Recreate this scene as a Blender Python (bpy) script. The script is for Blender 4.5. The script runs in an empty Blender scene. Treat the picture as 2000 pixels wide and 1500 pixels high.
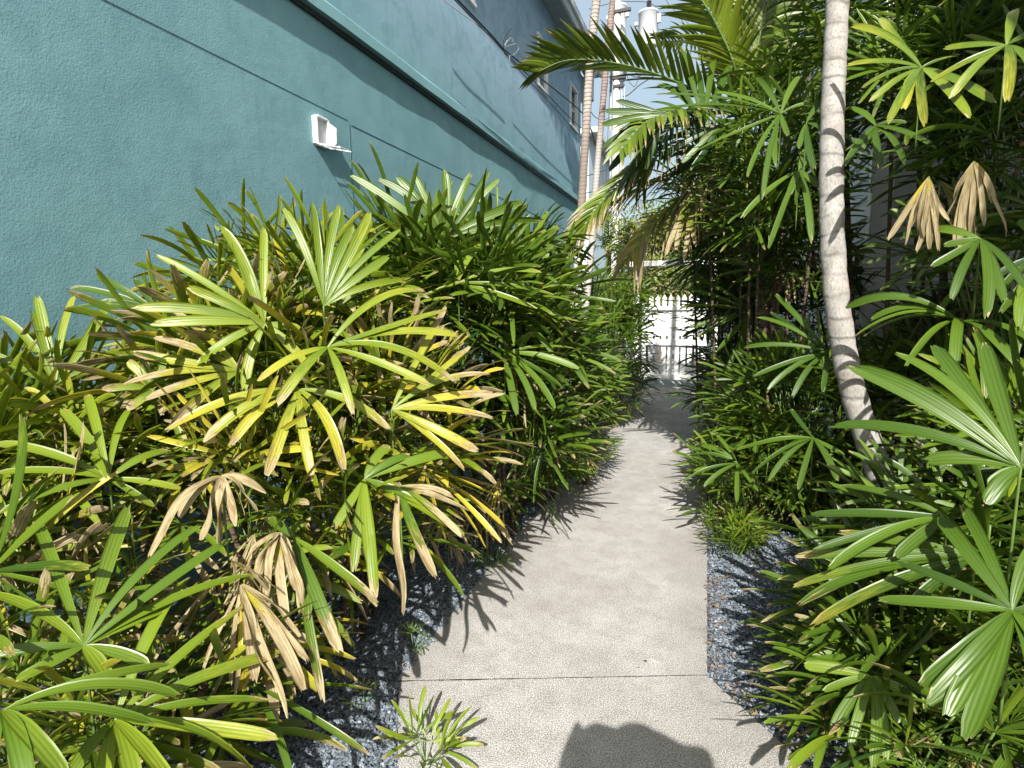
import bpy, math, random
import numpy as np
from mathutils import Vector, Matrix
random.seed(7); rng = np.random.default_rng(11)
sc = bpy.context.scene; col = sc.collection
R = math.radians

# ---------------------------------------------------------------- camera, sky, sun, exposure
FPX, H = 1110., 1.6
yaw, pitch, roll = R(19.6), R(7.9), R(0.8)
f_ = np.array([-math.sin(yaw)*math.cos(pitch), math.cos(yaw)*math.cos(pitch), -math.sin(pitch)])
r0 = np.cross(f_, [0, 0, 1]); r0 /= np.linalg.norm(r0); u0 = np.cross(r0, f_)
r_ = r0*math.cos(roll)-u0*math.sin(roll); u_ = u0*math.cos(roll)+r0*math.sin(roll)
CAM = np.array([0, 0, H])
cd = bpy.data.cameras.new('camera'); cam = bpy.data.objects.new('camera', cd); col.objects.link(cam)
cd.sensor_width = 36; cd.lens = 36*FPX/2000; cd.clip_start = .01; cd.clip_end = 5000
m = Matrix([[r_[i], u_[i], -f_[i], CAM[i]] for i in range(3)]+[[0, 0, 0, 1]]); cam.matrix_world = m
sc.camera = cam
SUN_AZ, SUN_EL = R(11.5), R(39.5)        # the light travels towards -X by this much, down by this much
w = bpy.data.worlds.new('World'); sc.world = w; w.use_nodes = True
nt = w.node_tree; sky = nt.nodes.new('ShaderNodeTexSky'); sky.sky_type = 'NISHITA'; sky.sun_disc = False
sky.sun_elevation = SUN_EL; sky.sun_rotation = math.pi-SUN_AZ; sky.air_density = .9; sky.dust_density = 6; sky.ozone_density = 1.3
hz = nt.nodes.new('ShaderNodeMix'); hz.data_type = 'RGBA'; hz.inputs[0].default_value = .52; hz.inputs[7].default_value = (3.7, 4.6, 4.9, 1)
nt.links.new(sky.outputs[0], hz.inputs[6]); nt.links.new(hz.outputs[2], nt.nodes['Background'].inputs[0]); nt.nodes['Background'].inputs[1].default_value = .10
sd = bpy.data.lights.new('sun', 'SUN'); sd.energy = 5.0; sd.angle = R(.5); sd.color = (1, .965, .91)
so = bpy.data.objects.new('sun', sd); col.objects.link(so)
ldir = Vector((-math.sin(SUN_AZ)*math.cos(SUN_EL), math.cos(SUN_AZ)*math.cos(SUN_EL), -math.sin(SUN_EL)))
so.rotation_euler = ldir.to_track_quat('-Z', 'Y').to_euler(); so.location = (1, -5, 12)
vs = sc.view_settings; sc.display_settings.display_device = 'sRGB'
vs.view_transform = 'Standard'; vs.look = 'None'; vs.gamma = 1; vs.exposure = 1.02

def ray(x, y): return f_+r_*(x-1000)/FPX-u_*(y-750)/FPX
def at(x, y, d): return CAM+ray(x, y)*d                    # the point seen at that pixel, d metres deep
def onx(x, y, X): v = ray(x, y); return CAM+v*(X/v[0])     # the point seen there on the plane x = X
def nrm(v): v = np.asarray(v, float); return v/np.maximum(np.linalg.norm(v, axis=-1, keepdims=True), 1e-9)
UP = np.array([0, 0, 1.])

# ---------------------------------------------------------------- node helpers and materials
class NT:
    def __init__(s, name):
        s.m = bpy.data.materials.new(name); s.m.use_nodes = True; s.t = s.m.node_tree; s.b = s.t.nodes['Principled BSDF']; s.out = s.t.nodes['Material Output']
    def n(s, typ, **kw):
        a = s.t.nodes.new(typ)
        for k, v in kw.items():
            if k.startswith('i_'): s.inp(a, k[2:], v)
            else: setattr(a, k, v)
        return a
    def inp(s, a, k, v):
        k = int(k) if str(k).isdigit() else k.replace('_', ' ')
        if isinstance(v, bpy.types.NodeSocket): s.t.links.new(v, a.inputs[k])
        else: a.inputs[k].default_value = v
    def math(s, op, a, b=0., c=None, clamp=False):
        x = s.n('ShaderNodeMath', operation=op, use_clamp=clamp); s.inp(x, '0', a); s.inp(x, '1', b)
        if c is not None: s.inp(x, '2', c)
        return x.outputs[0]
    def mix(s, fac, a, b, mode='MIX'):
        x = s.n('ShaderNodeMix', data_type='RGBA', blend_type=mode)
        s.inp(x, '0', fac); s.inp(x, '6', a if isinstance(a, bpy.types.NodeSocket) else (*a, 1)); s.inp(x, '7', b if isinstance(b, bpy.types.NodeSocket) else (*b, 1))
        return x.outputs[2]
    def ramp(s, f, *stops):
        x = s.n('ShaderNodeValToRGB'); e = x.color_ramp.elements
        while len(e) < len(stops): e.new(.5)
        for i, (p, c) in enumerate(stops): e[i].position = p; e[i].color = (c, c, c, 1) if not hasattr(c, '__len__') else (*c, 1)
        s.t.links.new(f, x.inputs[0]); return x.outputs[0]
    def obj(s, sx=1, sy=1, sz=1):
        tc = s.n('ShaderNodeTexCoord'); mp = s.n('ShaderNodeMapping'); mp.inputs['Scale'].default_value = (sx, sy, sz)
        s.t.links.new(tc.outputs['Object'], mp.inputs[0]); return mp.outputs[0]
    def noise(s, v, scale, detail=4, rough=.55, dist=0):
        x = s.n('ShaderNodeTexNoise', i_Vector=v, i_Scale=scale, i_Detail=detail, i_Roughness=rough, i_Distortion=dist); return x.outputs[0]
    def vor(s, v, scale, feature='F1'):
        return s.n('ShaderNodeTexVoronoi', i_Vector=v, i_Scale=scale, feature=feature)
    def bump(s, h, strength, dist=.01):
        x = s.n('ShaderNodeBump', i_Height=h, i_Strength=strength, i_Distance=dist); s.t.links.new(x.outputs[0], s.b.inputs['Normal']); return x.outputs[0]
    def fin(s, c=None, rough=None, spec=None, metal=None):
        if c is not None: s.inp(s.b, 'Base_Color', c if isinstance(c, bpy.types.NodeSocket) else (*c, 1))
        if rough is not None: s.inp(s.b, 'Roughness', rough)
        if spec is not None: s.inp(s.b, 'Specular_IOR_Level', spec)
        if metal is not None: s.inp(s.b, 'Metallic', metal)
        return s.m

def m_leaf(name, ribs, g_dark, g_light, gloss=.36):
    s = NT(name)
    lc = s.n('ShaderNodeAttribute', attribute_name='tint'); sp = s.n('ShaderNodeSeparateColor'); s.t.links.new(lc.outputs['Color'], sp.inputs[0])
    yel, brn, rnd = sp.outputs[0], sp.outputs[1], sp.outputs[2]
    la = s.n('ShaderNodeAttribute', attribute_name='luv'); su = s.n('ShaderNodeSeparateXYZ'); s.t.links.new(la.outputs['Vector'], su.inputs[0])
    u, v, r3 = su.outputs[0], su.outputs[1], su.outputs[2]
    au = s.math('ABSOLUTE', u)
    cv = s.n('ShaderNodeCombineXYZ', i_X=s.math('MULTIPLY', u, 1.6), i_Y=s.math('MULTIPLY', v, 5.), i_Z=s.math('MULTIPLY', r3, 60.)).outputs[0]
    cst = s.n('ShaderNodeCombineXYZ', i_X=s.math('MULTIPLY', u, 9.), i_Y=s.math('MULTIPLY', v, 1.3), i_Z=s.math('MULTIPLY', r3, 60.)).outputs[0]
    nz = s.noise(cv, 1.3, 3); st = s.noise(cst, 1.0, 3)
    rib = s.math('COSINE', s.math('MULTIPLY', u, math.pi*ribs))
    ribl = s.math('POWER', s.math('MULTIPLY_ADD', rib, .5, .5), 6.)
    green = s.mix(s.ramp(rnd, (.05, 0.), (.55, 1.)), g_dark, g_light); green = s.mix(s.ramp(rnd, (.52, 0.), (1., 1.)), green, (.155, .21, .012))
    green = s.mix(s.math('MULTIPLY', ribl, s.math('MULTIPLY', r3, .25)), green, (.17, .22, .05))
    # yellowing spreads between the ribs and towards the tip
    ya = s.math('ADD', s.math('MULTIPLY', yel, 1.5), s.math('MULTIPLY', s.math('SUBTRACT', s.math('ADD', s.math('MULTIPLY', v, .5), s.math('ADD', s.math('MULTIPLY', nz, .8), s.math('MULTIPLY', st, .5))), 1.45), 1.1))
    ym = s.ramp(ya, (.05, 0.), (.75, 1.))
    ym = s.math('MULTIPLY', ym, s.math('SUBTRACT', 1., s.math('MULTIPLY', ribl, .45)), clamp=True)
    c = s.mix(ym, green, s.mix(s.math('MULTIPLY', yel, 1.), (.255, .29, .022), (.47, .375, .040)))
    # scorched tip with a dark rim
    e = s.math('SUBTRACT', s.math('ADD', v, s.math('ADD', s.math('ADD', s.math('MULTIPLY', s.math('SUBTRACT', nz, .5), .9), s.math('MULTIPLY', s.math('SUBTRACT', st, .5), .5)), s.math('MULTIPLY', au, .06))), s.math('SUBTRACT', 1.12, s.math('MULTIPLY', brn, 1.35)))
    bm = s.ramp(e, (.47, 0.), (.5, 1.)); e2 = s.math('ADD', e, .5); bm = s.ramp(e2, (.49, 0.), (.52, 1.))
    rim = s.ramp(e2, (.44, 0.), (.49, 1.), (.55, 0.))
    dead = s.mix(st, (.15, .115, .05), (.52, .45, .26)); dead = s.mix(s.math('MULTIPLY', ribl, .5), dead, (.18, .12, .075)); dead = s.mix(s.ramp(s.noise(cv, .9, 3), (.35, 1.), (.55, 0.)), dead, (.19, .13, .055))
    c = s.mix(s.math('MULTIPLY', rim, s.math('GREATER_THAN', brn, .02)), c, (.16, .06, .02)); c = s.mix(bm, c, dead)
    spk = s.noise(cv, 14, 2); c = s.mix(s.math('MULTIPLY', s.ramp(spk, (.62, 0.), (.72, 1.)), .35), c, (.17, .13, .04))
    s.fin(c, s.math('ADD', gloss, s.math('MULTIPLY', bm, .35)), .36)
    bp = s.bump(s.math('ADD', rib, s.math('MULTIPLY', st, .6)), .16, .003)
    tr = s.n('ShaderNodeBsdfTranslucent'); s.inp(tr, 'Color', s.mix(.5, c, s.mix(1., c, (1.5, 1.5, .5), 'MULTIPLY'))); s.t.links.new(bp, tr.inputs['Normal'])
    mx = s.n('ShaderNodeMixShader', i_0=.17); s.t.links.new(s.b.outputs[0], mx.inputs[1]); s.t.links.new(tr.outputs[0], mx.inputs[2])
    s.t.links.new(mx.outputs[0], s.out.inputs['Surface'])
    return s.m

def m_stucco():
    s = NT('teal_stucco'); o = s.obj()
    n1 = s.noise(o, 1.1, 4, .6, .6); n2 = s.noise(o, 85, 4, .65); n3 = s.noise(s.obj(1, 2.2, .35), 3.0, 5, .65, .8); v = s.vor(o, 120, 'SMOOTH_F1')
    c = s.mix(s.ramp(n1, (.3, 0.), (.7, 1.)), (.168, .322, .350), (.212, .380, .408))
    c = s.mix(s.math('MULTIPLY', s.ramp(n3, (.55, 0.), (.8, 1.)), .35), c, (.25, .42, .46))
    c = s.mix(s.math('MULTIPLY', s.ramp(n2, (.3, 1.), (.5, 0.)), .12), c, (.10, .22, .24))
    # upper storey bluer and lighter, sky light under the eave put into the colour
    sz = s.n('ShaderNodeSeparateXYZ', i_0=o); up = s.ramp(s.math('MULTIPLY', sz.outputs[2], .1), (.375, 0.), (.50, 1.))
    c = s.mix(s.math('MULTIPLY', up, .75), c, (.37, .51, .66))
    pat = s.noise(s.obj(1, .9, 1.3), 1.9, 6, .7, 1.2); c = s.mix(s.math('MULTIPLY', s.ramp(pat, (.46, 0.), (.60, 1.)), .42), c, (.135, .275, .31)); rs = s.noise(s.obj(1, 7, .25), 2.2, 4, .6, .2); c = s.mix(s.math('MULTIPLY', s.ramp(rs, (.55, 0.), (.75, 1.)), .30), c, (.12, .25, .29))
    scf = s.noise(s.obj(1, 1.5, .12), 6, 3, .6, .3)
    c = s.mix(s.math('MULTIPLY', s.ramp(scf, (.70, 0.), (.76, 1.)), .25), c, (.42, .58, .60))
    h = s.math('ADD', s.math('ADD', s.math('MULTIPLY', n2, .9), s.math('MULTIPLY', v.outputs[0], .5)), s.math('MULTIPLY', s.noise(o, 2.5, 3), 5.))
    s.bump(h, .38, .0036)
    return s.fin(c, .85, .25)

def m_concrete():
    s = NT('weathered_concrete'); o = s.obj()
    a = s.noise(o, 210, 3, .75); b = s.noise(o, 55, 4, .65); l = s.noise(o, 1.5, 7, .72, .1); l2 = s.noise(o, 9, 7, .75, .2)
    c = s.mix(s.ramp(l, (.35, 0.), (.65, 1.)), (.235, .222, .198), (.40, .392, .37))
    c = s.mix(s.math('MULTIPLY', s.ramp(l2, (.40, 1.), (.53, 0.)), .6), c, (.20, .185, .16))
    c = s.mix(s.math('MULTIPLY', s.ramp(a, (.42, 1.), (.50, 0.)), .9), c, (.085, .078, .07))
    c = s.mix(s.math('MULTIPLY', s.ramp(a, (.51, 0.), (.60, 1.)), .6), c, (.66, .65, .63))
    c = s.mix(s.math('MULTIPLY', s.ramp(b, (.55, 0.), (.7, 1.)), .35), c, (.16, .135, .115))
    sc2 = s.noise(s.obj(3, 1, 1), 3.5, 2, .5, 3); c = s.mix(s.math('MULTIPLY', s.ramp(sc2, (.497, 0.), (.5, 1.), (.503, 0.)), .28), c, (.50, .49, .46))
    # grime builds up along both edges
    sx = s.n('ShaderNodeSeparateXYZ', i_0=o); ed = s.math('ABSOLUTE', s.math('ADD', sx.outputs[0], .62))
    c = s.mix(s.math('MULTIPLY', s.math('MULTIPLY', s.ramp(ed, (.42, 0.), (.64, 1.)), s.ramp(l2, (.4, 0.), (.6, 1.))), .45), c, (.115, .10, .08))
    rst = s.noise(o, 26, 5, .8); c = s.mix(s.math('MULTIPLY', s.ramp(rst, (.66, 0.), (.72, 1.)), .5), c, (.17, .125, .085)); s.bump(s.math('ADD', s.math('MULTIPLY', a, .7), b), .35, .003)
    return s.fin(c, .88, .25)

def m_stone():
    s = NT('blue_grey_gravel'); g = s.n('ShaderNodeAttribute', attribute_name='tint'); o = s.obj()
    c = s.mix(s.noise(o, 200, 3), s.mix(.5, g.outputs['Color'], (.10, .125, .15)), g.outputs['Color']); s.bump(s.noise(o, 350, 3), .4, .002); return s.fin(c, .8, .3)

def m_plain(name, c1, c2, scale=8, rough=.6, bump=.2, sx=1, sz=1, metal=None, det=4):
    s = NT(name); o = s.obj(sx, sx, sz); n = s.noise(o, scale, det, .6, .3); c = s.mix(s.ramp(n, (.3, 0.), (.7, 1.)), c1, c2)
    s.bump(n, bump, .004); return s.fin(c, rough, .35, metal)

def m_ringed(name, base1, base2, ring, per=28, low=None, lowz=(2.2, 2.6), mid=None):
    s = NT(name); o = s.obj(); sz = s.n('ShaderNodeSeparateXYZ', i_0=o); z = sz.outputs[2]
    n = s.noise(o, 14, 5, .65); nf = s.noise(s.obj(1, 1, .4), 60, 4, .7)
    zz = s.math('ADD', z, s.math('MULTIPLY', s.noise(o, 6, 2), .03))
    w_ = s.math('POWER', s.math('MULTIPLY_ADD', s.math('SINE', s.math('MULTIPLY', zz, per*math.pi)), .5, .5), 5.)
    c = s.mix(s.ramp(n, (.3, 0.), (.7, 1.)), base1, base2)
    c = s.mix(s.math('MULTIPLY', s.ramp(nf, (.5, 0.), (.7, 1.)), .5), c, tuple(x*.55 for x in base1))
    c = s.mix(s.math('MULTIPLY', w_, .75), c, ring)
    if mid: c = s.mix(s.math('MULTIPLY', s.ramp(s.math('MULTIPLY', z, .1), (.23, 0.), (.27, 1.), (.37, 1.), (.45, 0.)), .8), c, mid)
    if low:
        lo = s.ramp(s.math('MULTIPLY', z, .1), (lowz[0]*.1, 1.), (lowz[1]*.1, 0.)); c = s.mix(lo, c, s.mix(s.math('MULTIPLY', w_, .4), low, tuple(x*.5 for x in low)))
    s.bump(s.math('ADD', s.math('MULTIPLY', w_, -1.), s.math('MULTIPLY', nf, .4)), .5, .006); return s.fin(c, .85, .2)

def m_palebark():
    s = NT('pale_palm_bark'); o = s.obj(); sz = s.n('ShaderNodeSeparateXYZ', i_0=o); z = s.math('ADD', sz.outputs[2], s.math('MULTIPLY', s.noise(o, 4, 4), .12))
    w_ = s.math('POWER', s.math('MULTIPLY_ADD', s.math('SINE', s.math('MULTIPLY', z, 57.)), .5, .5), 14.); w_ = s.math('MULTIPLY', w_, s.ramp(s.noise(o, 7, 3), (.4, .1), (.62, 1.)))
    n = s.noise(o, 9, 5, .7, .6); f = s.noise(s.obj(1, 1, .5), 110, 4, .7); p = s.noise(o, 3.2, 3)
    c = s.mix(s.ramp(n, (.3, 0.), (.7, 1.)), (.20, .19, .17), (.36, .345, .32)); c = s.mix(s.math('MULTIPLY', s.ramp(p, (.5, 0.), (.75, 1.)), .3), c, (.36, .27, .225))
    c = s.mix(s.math('MULTIPLY', s.ramp(f, (.5, 0.), (.64, 1.)), .55), c, (.09, .085, .07)); c = s.mix(s.math('MULTIPLY', w_, .75), c, (.09, .08, .068))
    s.bump(s.math('ADD', s.math('MULTIPLY', w_, -.8), f), .45, .005); return s.fin(c, .8, .2)

M = {}
M['fan'] = m_leaf('lady_palm_leaf', 4, (.009, .036, .005), (.066, .122, .008))
M['pin'] = m_leaf('feather_palm_leaf', 2, (.014, .042, .006), (.10, .145, .012), .36)
M['small'] = m_leaf('shrub_leaf', 1, (.03, .08, .012), (.12, .20, .03), .45)
M['stucco'] = m_stucco(); M['concrete'] = m_concrete(); M['stone'] = m_stone()
M['soil'] = m_plain('dark_soil', (.018, .015, .012), (.05, .043, .035), 30, .95, .8)
M['soilg'] = m_plain('grey_gravel_ground', (.035, .042, .05), (.10, .115, .13), 90, .95, 1.)
M['white'] = m_plain('white_paint', (.72, .72, .71), (.82, .82, .81), 20, .5, .08)
M['offwhite'] = m_plain('weathered_white_paint', (.50, .51, .51), (.66, .67, .67), 6, .6, .1)
M['siding'] = m_plain('grey_white_siding', (.50, .52, .54), (.58, .60, .62), 5, .6, .1)
M['joint'] = m_plain('painted_joint', (.05, .12, .13), (.08, .17, .18), 20, .8, .1)
M['ledge'] = m_plain('ledge_stucco', (.165, .315, .34), (.19, .35, .375), 40, .85, .3)
M['dark'] = m_plain('dark_rubber', (.012, .012, .013), (.03, .03, .032), 20, .5, .1)
M['metal'] = m_plain('grey_metal', (.30, .31, .32), (.42, .43, .44), 12, .45, .1)
M['trans'] = m_plain('transformer_grey_paint', (.55, .57, .58), (.66, .68, .69), 5, .45, .05)
M['pole'] = m_plain('concrete_pole', (.50, .49, .47), (.62, .61, .59), 6, .8, .1)
M['porc'] = m_plain('brown_porcelain', (.06, .05, .05), (.12, .10, .09), 6, .3, .05)
M['glass'] = m_plain('window_glass', (.16, .22, .25), (.24, .31, .34), 1.5, .12, .02)
M['cane'] = m_ringed('fibrous_cane', (.07, .05, .03), (.13, .095, .06), (.03, .02, .012), 60)
M['petiole'] = m_plain('green_petiole', (.06, .11, .02), (.12, .19, .04), 12, .5, .1)
M['ring1'] = m_ringed('ringed_palm_bark', (.25, .215, .19), (.38, .34, .305), (.07, .05, .042), 34, (.36, .34, .31), (2.3, 2.7), (.15, .115, .095))
M['ring2'] = m_ringed('dark_ringed_palm_bark', (.15, .11, .095), (.30, .24, .21), (.06, .045, .04), 40, (.30, .28, .26), (3.6, 4.6))
M['dtrunk'] = m_ringed('dark_trunk_bark', (.11, .075, .055), (.21, .15, .11), (.035, .025, .02), 22)
M['bark'] = m_palebark()
M['brownlit'] = m_plain('brown_leaf_litter', (.10, .06, .035), (.26, .17, .105), 30, .9, .3)
M['roof'] = m_plain('pale_metal_roof', (.45, .46, .47), (.55, .56, .57), 5, .4, .05)
M['soffit'] = m_plain('grey_soffit', (.22, .27, .28), (.28, .33, .34), 5, .7, .05)
M['skin'] = m_plain('skin', (.50, .30, .21), (.58, .36, .26), 20, .5, .05)
M['cloth'] = m_plain('grey_cloth', (.10, .12, .16), (.14, .16, .21), 60, .9, .2)
M['jeans'] = m_plain('dark_cloth', (.03, .04, .07), (.05, .06, .10), 60, .9, .2)
M['hair'] = m_plain('dark_hair', (.02, .014, .01), (.05, .035, .02), 60, .6, .4)

# ---------------------------------------------------------------- mesh builder
class MB:
    def __init__(s): s.V = []; s.F = []; s.n = 0; s.T = []; s.L = []
    def add(s, V, F, tint=None, luv=None):
        V = np.asarray(V, float); F = [list(np.asarray(q)+s.n) for q in F] if not isinstance(F, np.ndarray) else F+s.n
        s.V.append(V); s.F.append(F); s.n += len(V)
        s.T.append(np.tile([0, 0, .5], (len(V), 1)) if tint is None else (np.tile(tint, (len(V), 1)) if np.ndim(tint) == 1 else tint))
        s.L.append(np.zeros((len(V), 3)) if luv is None else luv)
    def box(s, c, d, rz=0, bev=0):
        c = np.array(c, float); h = np.array(d)/2.
        if bev > 0:
            b = min(bev, h.min()*.45); bm_pts = []
            for sx in (-1, 1):
                for sy in (-1, 1):
                    for sz in (-1, 1):
                        for ax in range(3):
                            p = np.array([sx, sy, sz])*h; q = p.copy()
                            for k in range(3):
                                if k != ax: q[k] -= b*np.sign(p[k])
                            bm_pts.append(q)
            P = np.array(bm_pts); idx = lambda sx, sy, sz, ax: ((sx*2+sy)*2+sz)*3+ax
            Fs = []
            for ax in range(3):
                o1, o2 = [k for k in range(3) if k != ax]
                for sgn in (0, 1):
                    q = []
                    for a, b2 in ((0, 0), (1, 0), (1, 1), (0, 1)):
                        t = [0, 0, 0]; t[ax] = sgn; t[o1] = a; t[o2] = b2; q.append(idx(*t, ax))
                    Fs.append(q)
                for a in (0, 1):
                    for b2 in (0, 1):       # edge along ax
                        q = []
                        t0 = [0, 0, 0]; t0[o1] = a; t0[o2] = b2; t1 = list(t0); t1[ax] = 1
                        Fs.append([idx(*t0, o1), idx(*t1, o1), idx(*t1, o2), idx(*t0, o2)])
            for sx in (0, 1):
                for sy in (0, 1):
                    for sz in (0, 1): Fs.append([idx(sx, sy, sz, 0), idx(sx, sy, sz, 1), idx(sx, sy, sz, 2)])
        else:
            P = np.array([[x, y, z] for x in (-1, 1) for y in (-1, 1) for z in (-1, 1)])*h
            Fs = [[0, 1, 3, 2], [4, 6, 7, 5], [0, 4, 5, 1], [2, 3, 7, 6], [0, 2, 6, 4], [1, 5, 7, 3]]
        if rz: ca, sa = math.cos(rz), math.sin(rz); P = np.stack([P[:, 0]*ca-P[:, 1]*sa, P[:, 0]*sa+P[:, 1]*ca, P[:, 2]], 1)
        s.add(P+c, Fs)
    def tube(s, pts, rad, n=10, cap=True):
        pts = np.array(pts, float); k = len(pts); rad = np.broadcast_to(rad, (k,))
        T = nrm(np.gradient(pts, axis=0)); ref = np.array([0.31, .95, .05]) if abs(T[0][2]) > .6 else UP
        V = []; 
        for i in range(k):
            a = nrm(np.cross(T[i], ref)); b = np.cross(T[i], a)
            for j in range(n):
                t = 2*math.pi*j/n; V.append(pts[i]+(a*math.cos(t)+b*math.sin(t))*rad[i])
        Fs = [[i*n+j, i*n+(j+1) % n, (i+1)*n+(j+1) % n, (i+1)*n+j] for i in range(k-1) for j in range(n)]
        if cap: Fs += [list(range(n))[::-1], [(k-1)*n+j for j in range(n)]]
        s.add(V, Fs)
    def lathe(s, c, prof, n=20):
        V = [(c[0]+r*math.cos(2*math.pi*j/n), c[1]+r*math.sin(2*math.pi*j/n), c[2]+z) for r, z in prof for j in range(n)]
        k = len(prof); Fs = [[i*n+j, i*n+(j+1) % n, (i+1)*n+(j+1) % n, (i+1)*n+j] for i in range(k-1) for j in range(n)]
        Fs += [list(range(n))[::-1], [(k-1)*n+j for j in range(n)]]; s.add(V, Fs)
    def prism(s, poly, z0, z1):
        n = len(poly); V = [(x, y, z0) for x, y in poly]+[(x, y, z1) for x, y in poly]
        s.add(V, [list(range(n))[::-1], [n+i for i in range(n)]]+[[i, (i+1) % n, n+(i+1) % n, n+i] for i in range(n)])
    def build(s, name, mat, parent=None, smooth=False):
        me = bpy.data.meshes.new(name); V = np.concatenate(s.V)
        lt, li = [], []
        for F in s.F:
            if isinstance(F, np.ndarray): lt.append(np.full(len(F), F.shape[1])); li.append(F.ravel())
            else: lt.append(np.array([len(q) for q in F])); li.append(np.array([i for q in F for i in q]))
        lt = np.concatenate(lt).astype(np.int32); li = np.concatenate(li).astype(np.int32)
        me.vertices.add(len(V)); me.vertices.foreach_set('co', V.astype(np.float32).ravel())
        me.loops.add(len(li)); me.loops.foreach_set('vertex_index', li)
        me.polygons.add(len(lt)); me.polygons.foreach_set('loop_start', np.concatenate([[0], np.cumsum(lt)[:-1]]).astype(np.int32)); me.polygons.foreach_set('loop_total', lt)
        me.polygons.foreach_set('use_smooth', np.full(len(lt), smooth))
        me.update(calc_edges=True); me.validate()
        T = np.concatenate(s.T); a = me.attributes.new('tint', 'FLOAT_COLOR', 'POINT'); a.data.foreach_set('color', np.concatenate([T, np.ones((len(T), 1))], 1).astype(np.float32).ravel())
        a = me.attributes.new('luv', 'FLOAT_VECTOR', 'POINT'); a.data.foreach_set('vector', np.concatenate(s.L).astype(np.float32).ravel())
        me.materials.append(mat)
        o = bpy.data.objects.new(name, me); col.objects.link(o)
        if parent is not None: o.parent = parent; o.matrix_parent_inverse = Matrix.Translation(-parent.location)
        return o

def tag(o, label=None, cat=None, group=None, kind=None):
    if label: o['label'] = label
    if cat: o['category'] = cat
    if group: o['group'] = group
    if kind: o['kind'] = kind
    return o
def empty(name, loc, label, cat, group=None):
    o = bpy.data.objects.new(name, None); o.location = tuple(float(v) for v in loc); o.empty_display_size = .2; col.objects.link(o); return tag(o, label, cat, group)

# ---------------------------------------------------------------- leaf blades (many at once)
def blades(mb, P0, P1, P2, N, W, tint, kind='fan', K=8):
    """P0 base, P1 bend, P2 tip, N face normal, W full width, tint (n,3)."""
    P0, P1, P2, N = (np.asarray(a, float) for a in (P0, P1, P2, N)); n = len(P0); W = np.broadcast_to(W, (n,))
    t = np.linspace(0, 1, K+1)
    if kind == 'fan':
        wp = np.interp(t, [0, .12, .45, .8, .93, 1], [.12, .5, .92, .96, .80, .40]); us = np.array([-1, -.5, 0, .5, 1]); prof = np.array([.17, 0, .09, 0, .17])
    elif kind == 'pin':
        wp = np.interp(t, [0, .08, .35, .7, 1], [.35, .8, 1, .75, .06]); us = np.array([-1, 0, 1.]); prof = np.array([.22, 0, .22])
    else:
        wp = np.interp(t, [0, .25, .5, .75, 1], [.1, .8, 1, .7, .05]); us = np.array([-1, 0, 1.]); prof = np.array([.2, 0, .2])
    T_ = t[None, :, None]
    C = P0[:, None]*(1-T_)**2+2*P1[:, None]*T_*(1-T_)+P2[:, None]*T_**2
    D = nrm(2*(1-T_)*(P1-P0)[:, None]+2*T_*(P2-P1)[:, None])
    S = nrm(np.cross(D, np.broadcast_to(N[:, None], D.shape))); NN = np.cross(S, D)
    # slow twist along the blade
    dd_ = (np.asarray(tint, float)[:, 1] > .75)*1.; tw = (rng.normal(0, 1, n)*(.35+1.1*dd_))[:, None]*t[None, :]**1.3; tw = tw[..., None]; S2 = S*np.cos(tw)+NN*np.sin(tw); N2 = NN*np.cos(tw)-S*np.sin(tw)
    hw = (W[:, None]*(.42 if kind == 'fan' else .5)*wp[None])[..., None, None]
    wob = np.sin(t[None]*rng.uniform(4, 9, n)[:, None]+rng.uniform(0, 6, n)[:, None])*np.linalg.norm(P2-P0, axis=1)[:, None]*(.005+.035*dd_[:, None])*t[None]
    C = C+N2*wob[..., None]
    V = C[:, :, None]+S2[:, :, None]*us[None, None, :, None]*hw+N2[:, :, None]*prof[None, None, :, None]*hw*(1.2+1.8*dd_*rng.random(n)+.6*rng.random(n))[:, None, None, None]
    if kind == 'fan':     # toothed blunt end
        jag = rng.uniform(-.03, .03, (n, len(us)))*np.linalg.norm(P2-P0, axis=1)[:, None]; V[:, -1] += D[:, -1][:, None]*jag[..., None]
    m_ = len(us); base = (np.arange(n)*(K+1)*m_)[:, None, None]
    i, j = np.meshgrid(np.arange(K), np.arange(m_-1), indexing='ij'); q = np.stack([i*m_+j, i*m_+j+1, (i+1)*m_+j+1, (i+1)*m_+j], -1)
    F = (q.reshape(1, -1, 4)+base).reshape(-1, 4)
    L = np.zeros((n, K+1, m_, 3)); L[..., 0] = us[None, None]; L[..., 1] = t[None, :, None]; L[..., 2] = rng.random(n)[:, None, None]
    T2 = np.repeat(np.asarray(tint, float)[:, None], (K+1)*m_, 1).reshape(-1, 3)
    mb.add(V.reshape(-1, 3), F, T2, L.reshape(-1, 3))

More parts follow.
